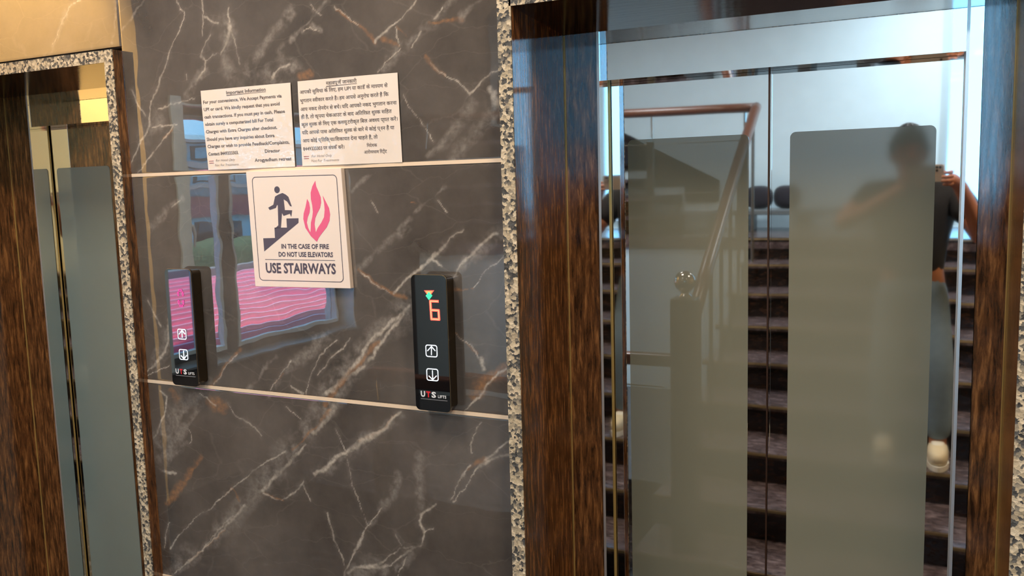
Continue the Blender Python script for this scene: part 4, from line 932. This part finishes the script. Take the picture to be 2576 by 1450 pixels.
def call_panel(dx, lab, digit):
    x0, x1, z0, z1 = -1.1195+dx, -1.0235+dx, .909, 1.2375
    T = empty('landing_call_panel', ((x0+x1)/2, -.02, z0)); tag(T, lab, 'call panel', 'lift call panels')
    MB().prism(rrect(x0+.004, z0+.006, x1-.001, z1-.004, .010), WALLF, -.030, -.0005).build('housing', M['housing'], T)
    tl = .0016 if digit == '0' else 0.0     # this face sits a touch askew
    g = MB().prism(rrect(x0, z0, x1, z1, .012), lambda u, v, d: (u, d - (tl*(x1-u)/(x1-x0) if d < FY+.001 else 0), v), FY, FY+.007).build('glass_face', M['gloss'], T)
    b = MB(); ring(b, rrect(x0-.0005, z0-.0005, x1+.0012, z1+.0014, .0125), rrect(x0, z0, x1, z1, .012), FY+.0012); b.build('rim', M['rim'], T)
    yy = FY-.0006-tl
    s = lambda p: (p[0]+dx, p[1]-(.0007))
    def bar(mb, a, c, w):
        a, c = Vector((a[0], 0, a[1])), Vector((c[0], 0, c[1])); d = (c-a).normalized(); n = Vector((-d.z, 0, d.x))*w/2
        a, c = a-d*w*.3, c+d*w*.3
        P = [a+n, a-n, c-n, c+n]; mb.prism([(p.x, p.z) for p in P], WALLF, yy, FY)
    for nm, key in (('up_button', 'up'), ('down_button', 'dn')):
        (a0, b1), (a1, b0) = s(LOP[key][0]), s(LOP[key][1])
        b = MB(); ring(b, rrect(a0, b0, a1, b1, .006), rrect(a0+.0024, b0+.0024, a1-.0024, b1-.0024, .004), yy); B_ = b.build(nm, M['white'], T)
        A = [s(p) for p in LOP[key+'A']]; b = MB(); bar(b, A[0], A[1], .0022)
        tip = A[1]
        bar(b, A[2], tip, .0022); bar(b, A[3], tip, .0022); b.build('arrow', M['white'], B_)
    b = MB(); q = [s(p) for p in LOP['uts']]; w = q[1][0]-q[0][0]; h = q[2][1]-q[0][1]
    zb = q[0][1]
    place_text(b, text_geo('U', .045), (q[0][0], zb), (q[0][0]+w*.29, zb), h*.95, yy); place_text(b, text_geo('S', .045), (q[0][0]+w*.70, zb), (q[1][0], zb), h*.95, yy)
    b.build('logo_letters', M['logo'], T)
    b = MB(); place_text(b, text_geo('T', .045), (q[0][0]+w*.36, zb), (q[0][0]+w*.64, zb), h*.95, yy); b.build('logo_letter_red', M['logor'], T)
    b = MB(); l = [s(p) for p in LOP['lifts']]; place_text(b, text_geo('LIFTS', .02), (l[0][0], zb), (l[1][0], zb), .0068, yy); b.build('logo_word', M['logo'], T)
    l = [s(p) for p in LOP['line']]; b = MB(); x = l[0][0]; rnd = random.Random(4)
    while x < l[1][0]:
        ww = .0016+.002*rnd.random(); b.prism([(x, zb-.0065), (x+ww, zb-.0065), (x+ww, zb-.0048), (x, zb-.0048)], WALLF, yy, FY); x += ww+.0007
    b.build('small_print', M['logog'], T)
    # seven segments
    cx, cz, w, h, t = -1.0565+dx, 1.1545, .0105, .0215, .0042
    segs = {'a': ((-w, h), (w, h)), 'g': ((-w, 0), (w, 0)), 'd': ((-w, -h), (w, -h)), 'f': ((-w, 0), (-w, h)), 'b': ((w, 0), (w, h)), 'e': ((-w, -h), (-w, 0)), 'c': ((w, -h), (w, 0))}
    if digit == '6':
        b = MB(); b2 = MB()
        for k in 'afgedc':
            (a0, a1), (c0, c1) = segs[k]; f = -.03
            A, C_ = (cx+a0+a1*f, cz+a1), (cx+c0+c1*f, cz+c1); bar(b, A, C_, .0062)
        D_ = b.build('digit_six', M['ledred'], T)
        yy -= .0003
        for k in 'afgedc':
            (a0, a1), (c0, c1) = segs[k]; f = -.03
            A, C_ = (cx+a0+a1*f, cz+a1), (cx+c0+c1*f, cz+c1); bar(b2, A, C_, .0026)
        b2.build('digit_core', M['ledcore'], D_); yy += .0003
        tr = [s(p) for p in LOP['tri']]; b = MB(); b.prism([tr[0], tr[2], tr[1]], WALLF, yy, FY); A_ = b.build('direction_lamp', M['ledred'], T)
        tm = [((p[0]-tr[2][0])*.72+tr[2][0], (p[1]-tr[2][1])*.72+tr[2][1]+.003) for p in tr]; b = MB(); b.prism([tm[0], tm[2], tm[1]], WALLF, yy-.0003, FY); b.build('lamp_core', M['ledor'], A_)
        di = [s(p) for p in LOP['dia']]; b = MB(); b.prism(list(reversed(di)), WALLF, yy-.0006, FY); b.build('green_diamond', M['ledgreen'], A_)
    else:
        D_ = empty('digit_zero', (cx-.012, FY, cz), T); D_.location = Vector((cx-.012, FY, cz))-world_loc(T)
        cx -= .008; w = .0085; cz += .003
        for k, A, C_ in (('top', (-w, h), (w, h)), ('f', (-w, .006), (-w, h-.004)), ('b', (w, .006), (w, h-.004)), ('d', (-w, -h), (w, -h)), ('e', (-w, -h+.004), (-w, -.006)), ('c', (w, -h+.004), (w, -.006))):
            dx_, dz_ = C_[0]-A[0], C_[1]-A[1]; b = MB()
            hw = .0026
            if abs(dx_) > abs(dz_): r_ = (cx+A[0]+.002, cz+A[1]-hw, cx+C_[0]-.002, cz+A[1]+hw)
            else: r_ = (cx+A[0]-hw, cz+A[1], cx+A[0]+hw, cz+C_[1])
            ring(b, rrect(*r_, .002, 3), rrect(r_[0]+.0011, r_[1]+.0011, r_[2]-.0011, r_[3]-.0011, .0012, 3), yy); b.build('segment', M['ledmag'], D_)
    return T
call_panel(0, 'black glass call panel showing a red 6 beside the right lift', '6')
call_panel(-.8065, 'black glass call panel mirroring the window beside the left lift', '0')

# ------------------------------------------------------------------ the photographer (seen only in the mirrors)
M['skin'] = plain('skin', srgb(176, 112, 78), .5, scale=20, var=.08)
M['shirt'] = plain('black_shirt', srgb(26, 26, 30), .85, bump=.001, bscale=80)
M['jeans'] = plain('pale_blue_jeans', srgb(120, 140, 156), .9, scale=30, var=.15, bump=.001, bscale=200)
M['shoe'] = plain('cream_shoe', srgb(228, 212, 178), .6); M['sole'] = plain('shoe_sole', srgb(236, 230, 216), .7)
M['hair'] = plain('black_hair', srgb(22, 18, 16), .5, bump=.004, bscale=120)
M['phone'] = plain('phone_back', srgb(176, 158, 140), .25); M['lens'] = plain('phone_lens', srgb(10, 10, 14), .05)
def skinned(name, verts, edges, radii, mat, parent, root=0, sub=2):
    me = bpy.data.meshes.new(name); me.from_pydata([tuple(v) for v in verts], edges, []); me.update()
    o = bpy.data.objects.new(name, me); COL.objects.link(o)
    md = o.modifiers.new('skin', 'SKIN'); md.use_smooth_shade = True
    if not me.skin_vertices: raise RuntimeError('no skin layer')
    for i, sv in enumerate(me.skin_vertices[0].data):
        r = radii[i]; sv.radius = (r, r) if not isinstance(r, tuple) else r
        sv.use_root = (i == root)
    sb = o.modifiers.new('sub', 'SUBSURF'); sb.levels = sub; sb.render_levels = sub
    bpy.context.view_layer.update()
    ev = bpy.data.meshes.new_from_object(o.evaluated_get(bpy.context.evaluated_depsgraph_get()))
    bpy.data.objects.remove(o); bpy.data.meshes.remove(me)
    ev.name = name; ev.materials.clear(); ev.materials.append(mat); ev.polygons.foreach_set('use_smooth', [True]*len(ev.polygons))
    p = bpy.data.objects.new(name, ev); COL.objects.link(p); p.parent = parent; p.location = -world_loc(parent)
    return p
GZ = .06      # the step they stand on
per = empty('person', (-.09, -2.10, GZ)); tag(per, 'person in black shirt, pale jeans and cream shoes holding up a phone', 'person')
hipc = Vector((-.09, -2.12, GZ+.86)); cs = Vector((-.10, -2.13, GZ+1.19)); neck = Vector((-.105, -2.11, GZ+1.345)); head = Vector((-.115, -2.09, GZ+1.482))
shL, shR = Vector((-.285, -2.11, GZ+1.29)), Vector((.085, -2.11, GZ+1.29))
pc = CAM - FWD*.016 - RGT*.050          # phone centre, just behind the lens
grL, grR = pc - RGT*.085 - FWD*.03 - UPV*.02, pc + RGT*.085 - FWD*.03 - UPV*.02
elL, elR = Vector((-.42, -2.00, 1.20)), Vector((.20, -1.99, 1.14))
wrL, wrR = grL - FWD*.06 - UPV*.035 - RGT*.02, grR - FWD*.06 - UPV*.045 + RGT*.02
footL, footR = Vector((-.20, -2.12, GZ)), Vector((.045, -2.10, GZ))
hL, hR = hipc+Vector((-.085, 0, -.03)), hipc+Vector((.085, 0, -.03))
kL, kR = Vector((-.195, -2.08, GZ+.47)), Vector((.035, -2.07, GZ+.47))
aL, aR = footL+Vector((0, 0, .085)), footR+Vector((0, 0, .085))
V_ = [hipc, hipc+Vector((0, 0, .18)), cs, neck+Vector((0, 0, -.03)), neck+Vector((0, .0, .04)), head+Vector((0, -.005, -.03)), head+Vector((0, -.01, .05)),
      shL, elL, wrL, shR, elR, wrR, hL, kL, aL, hR, kR, aR, footL+Vector((0, .13, .035)), footR+Vector((0, .13, .035)), grL, grR]
E_ = [(0, 1), (1, 2), (2, 3), (3, 4), (4, 5), (5, 6), (2, 7), (7, 8), (8, 9), (2, 10), (10, 11), (11, 12), (0, 13), (13, 14), (14, 15), (0, 16), (16, 17), (17, 18), (15, 19), (18, 20), (9, 21), (12, 22)]
Rr = [(.145, .11), (.125, .10), (.155, .105), .062, .054, (.070, .085), (.072, .088), .06, .043, .029, .06, .043, .029, .085, .058, .042, .085, .058, .042, .034, .034, .03, .03]
body = skinned('body', V_, E_, Rr, M['skin'], per, 0)
# fingers: four over the front edge of the phone, thumb on the screen side
def hand(g, sgn, name):
    for k in range(4):
        base = g - UPV*(.028-.017*k) + RGT*sgn*.012
        L = (.82, 1.0, .95, .75)[k]
        p = [base, base + RGT*sgn*.018*L + FWD*.028*L, base + RGT*sgn*.006 + FWD*.052*L, base - RGT*sgn*.018*L + FWD*.052*L]
        skinned('finger', p, [(0, 1), (1, 2), (2, 3)], [.0095, .0088, .008, .0068], M['skin'], body, 0, 2)
    b_ = g + UPV*.012 - RGT*sgn*.008
    skinned('thumb', [b_, b_ + UPV*.014 - RGT*sgn*.022 + FWD*.006, b_ + UPV*.016 - RGT*sgn*.045 + FWD*.008], [(0, 1), (1, 2)], [.0125, .0105, .0082], M['skin'], body, 0, 2)
hand(grL, -1, 'left'); hand(grR, 1, 'right')
# face
fd = Vector((.12, .98, -.12)).normalized(); fs_ = fd.cross(Vector((0, 0, 1))).normalized(); fu = fs_.cross(fd)
hb = MB(); Mt = Matrix((fs_, fd, fu)).transposed()
hb.ell(head+Vector((0, 0, .012)), (.074, .096, .112), 28, 20, 1.0, Mt); hb.ell(head+fd*.028-fu*.062, (.050, .055, .045), 20, 14, 1.0, Mt)
hb.ell(head+fd*.098-fu*.012, (.014, .018, .026), 14, 10, 1, Mt)
for s in (-1, 1): hb.ell(head+fs_*.076*s-fu*.008-fd*.008, (.010, .020, .032), 14, 10, 1, Mt)
hb.build('head_face', M['skin'], body, smooth=True)
M['eye'] = plain('eye_dark', srgb(30, 24, 22), .2); M['lip'] = plain('lips', srgb(150, 84, 74), .5)
for s in (-1, 1):
    MB().ell(head+fs_*.030*s+fd*.086+fu*.014, (.012, .010, .007), 14, 10, 1, Mt).build('eye', M['eye'], body, smooth=True)
    MB().ell(head+fs_*.030*s+fd*.090+fu*.034, (.018, .006, .004), 14, 8, 1, Mt).build('eyebrow', M['hair'], body, smooth=True)
MB().ell(head+fd*.084-fu*.056, (.022, .008, .006), 14, 10, 1, Mt).build('mouth', M['lip'], body, smooth=True)
hh = MB(); nu, nv = 36, 18; vs = []; fs = []
for i in range(nv+1):
    for j in range(nu):
        a = 2*math.pi*j/nu; back = .5-.5*math.cos(a-math.pi/2)     # 0 at face, 1 at nape
        lim = math.radians(62+70*back); ph = lim*i/nv
        r = 1.14+.03*math.sin(5*a+3*ph)
        q = fs_*math.sin(ph)*math.cos(a)*.077*r + fd*math.sin(ph)*math.sin(a)*.099*r + fu*math.cos(ph)*.116*(1.1+.03*math.sin(7*a))
        vs.append(head+Vector((0, 0, .012))+q)
for i in range(nv):
    for j in range(nu): fs.append((i*nu+j, (i+1)*nu+j, (i+1)*nu+(j+1) % nu, i*nu+(j+1) % nu))
hh.add(vs, fs); ho = hh.build('hair', M['hair'], body, smooth=True)
sl = ho.modifiers.new('solid', 'SOLIDIFY'); sl.thickness = .012; sl.offset = -1
# clothes
eL2, eR2 = shL.lerp(elL, .62), shR.lerp(elR, .62)
skinned('shirt', [hipc+Vector((0, 0, -.03)), hipc+Vector((0, 0, .16)), cs, neck+Vector((0, 0, -.055)), shL, eL2, shR, eR2], [(0, 1), (1, 2), (2, 3), (2, 4), (4, 5), (2, 6), (6, 7)],
        [(.165, .13), (.148, .12), (.175, .125), .072, .078, .066, .078, .066], M['shirt'], body, 0)
skinned('trousers', [hipc+Vector((0, 0, .10)), hipc+Vector((0, 0, .0)), hL+Vector((0, 0, -.07)), kL, aL+Vector((0, 0, .01)), hR+Vector((0, 0, -.07)), kR, aR+Vector((0, 0, .01))], [(0, 1), (1, 2), (2, 3), (3, 4), (1, 5), (5, 6), (6, 7)],
        [(.140, .112), (.150, .118), .094, .076, .066, .094, .076, .066], M['jeans'], body, 0)
for f in (footL, footR):
    sh = MB().ell(f+Vector((0, .055, .055)), (.047, .135, .05), 24, 14, .8).build('shoe', M['shoe'], body, smooth=True)
    b = MB(); b.prism([(f.x+.05*math.cos(a)*(1 if math.sin(a) > 0 else .9), f.y+.055+.142*math.sin(a)) for a in [2*math.pi*j/28 for j in range(28)]], lambda u, v, d: (u, v, d), GZ+.001, GZ+.026); b.build('sole', M['sole'], sh)
    MB().ell(f+Vector((0, .035, .098)), (.030, .07, .012), 16, 8, .8).build('laces', M['sole'], sh, smooth=True)
# phone, held sideways; the lens cluster looks along the view
Rm = Matrix((RGT, FWD, UPV)).transposed()
ph = empty('phone', pc); tag(ph, 'tan smartphone held sideways by the person', 'phone')
def loc(P): return [tuple(pc + RGT*u + UPV*v + FWD*d) for u, v, d in P]
def pprism(poly, d0, d1):
    b = MB(); n = len(poly)
    b.prism(poly, lambda u, v, d: tuple(pc+RGT*u+UPV*v+FWD*d), d1, d0); return b
pprism(rrect(-.082, -.038, .082, .038, .010), -.004, .004).build('case', M['phone'], ph)
pprism(rrect(-.078, -.034, .078, .034, .008), -.0048, -.004).build('screen', M['lens'], ph)
pprism(rrect(.046, .004, .076, .033, .006), .004, .0062).build('camera_island', M['phone'], ph)
for u, v in ((.054, .012), (.068, .026), (.054, .026)):
    pprism([(u+.0055*math.cos(a), v+.0055*math.sin(a)) for a in [2*math.pi*j/16 for j in range(16)]], .0062, .0072).build('lens', M['lens'], ph)

# small glowing marks need no light sampling of their own
for k in ('white', 'ledred', 'ledcore', 'ledmag', 'ledgreen', 'ledor', 'led', 'led2'):
    M[k].cycles.emission_sampling = 'NONE'
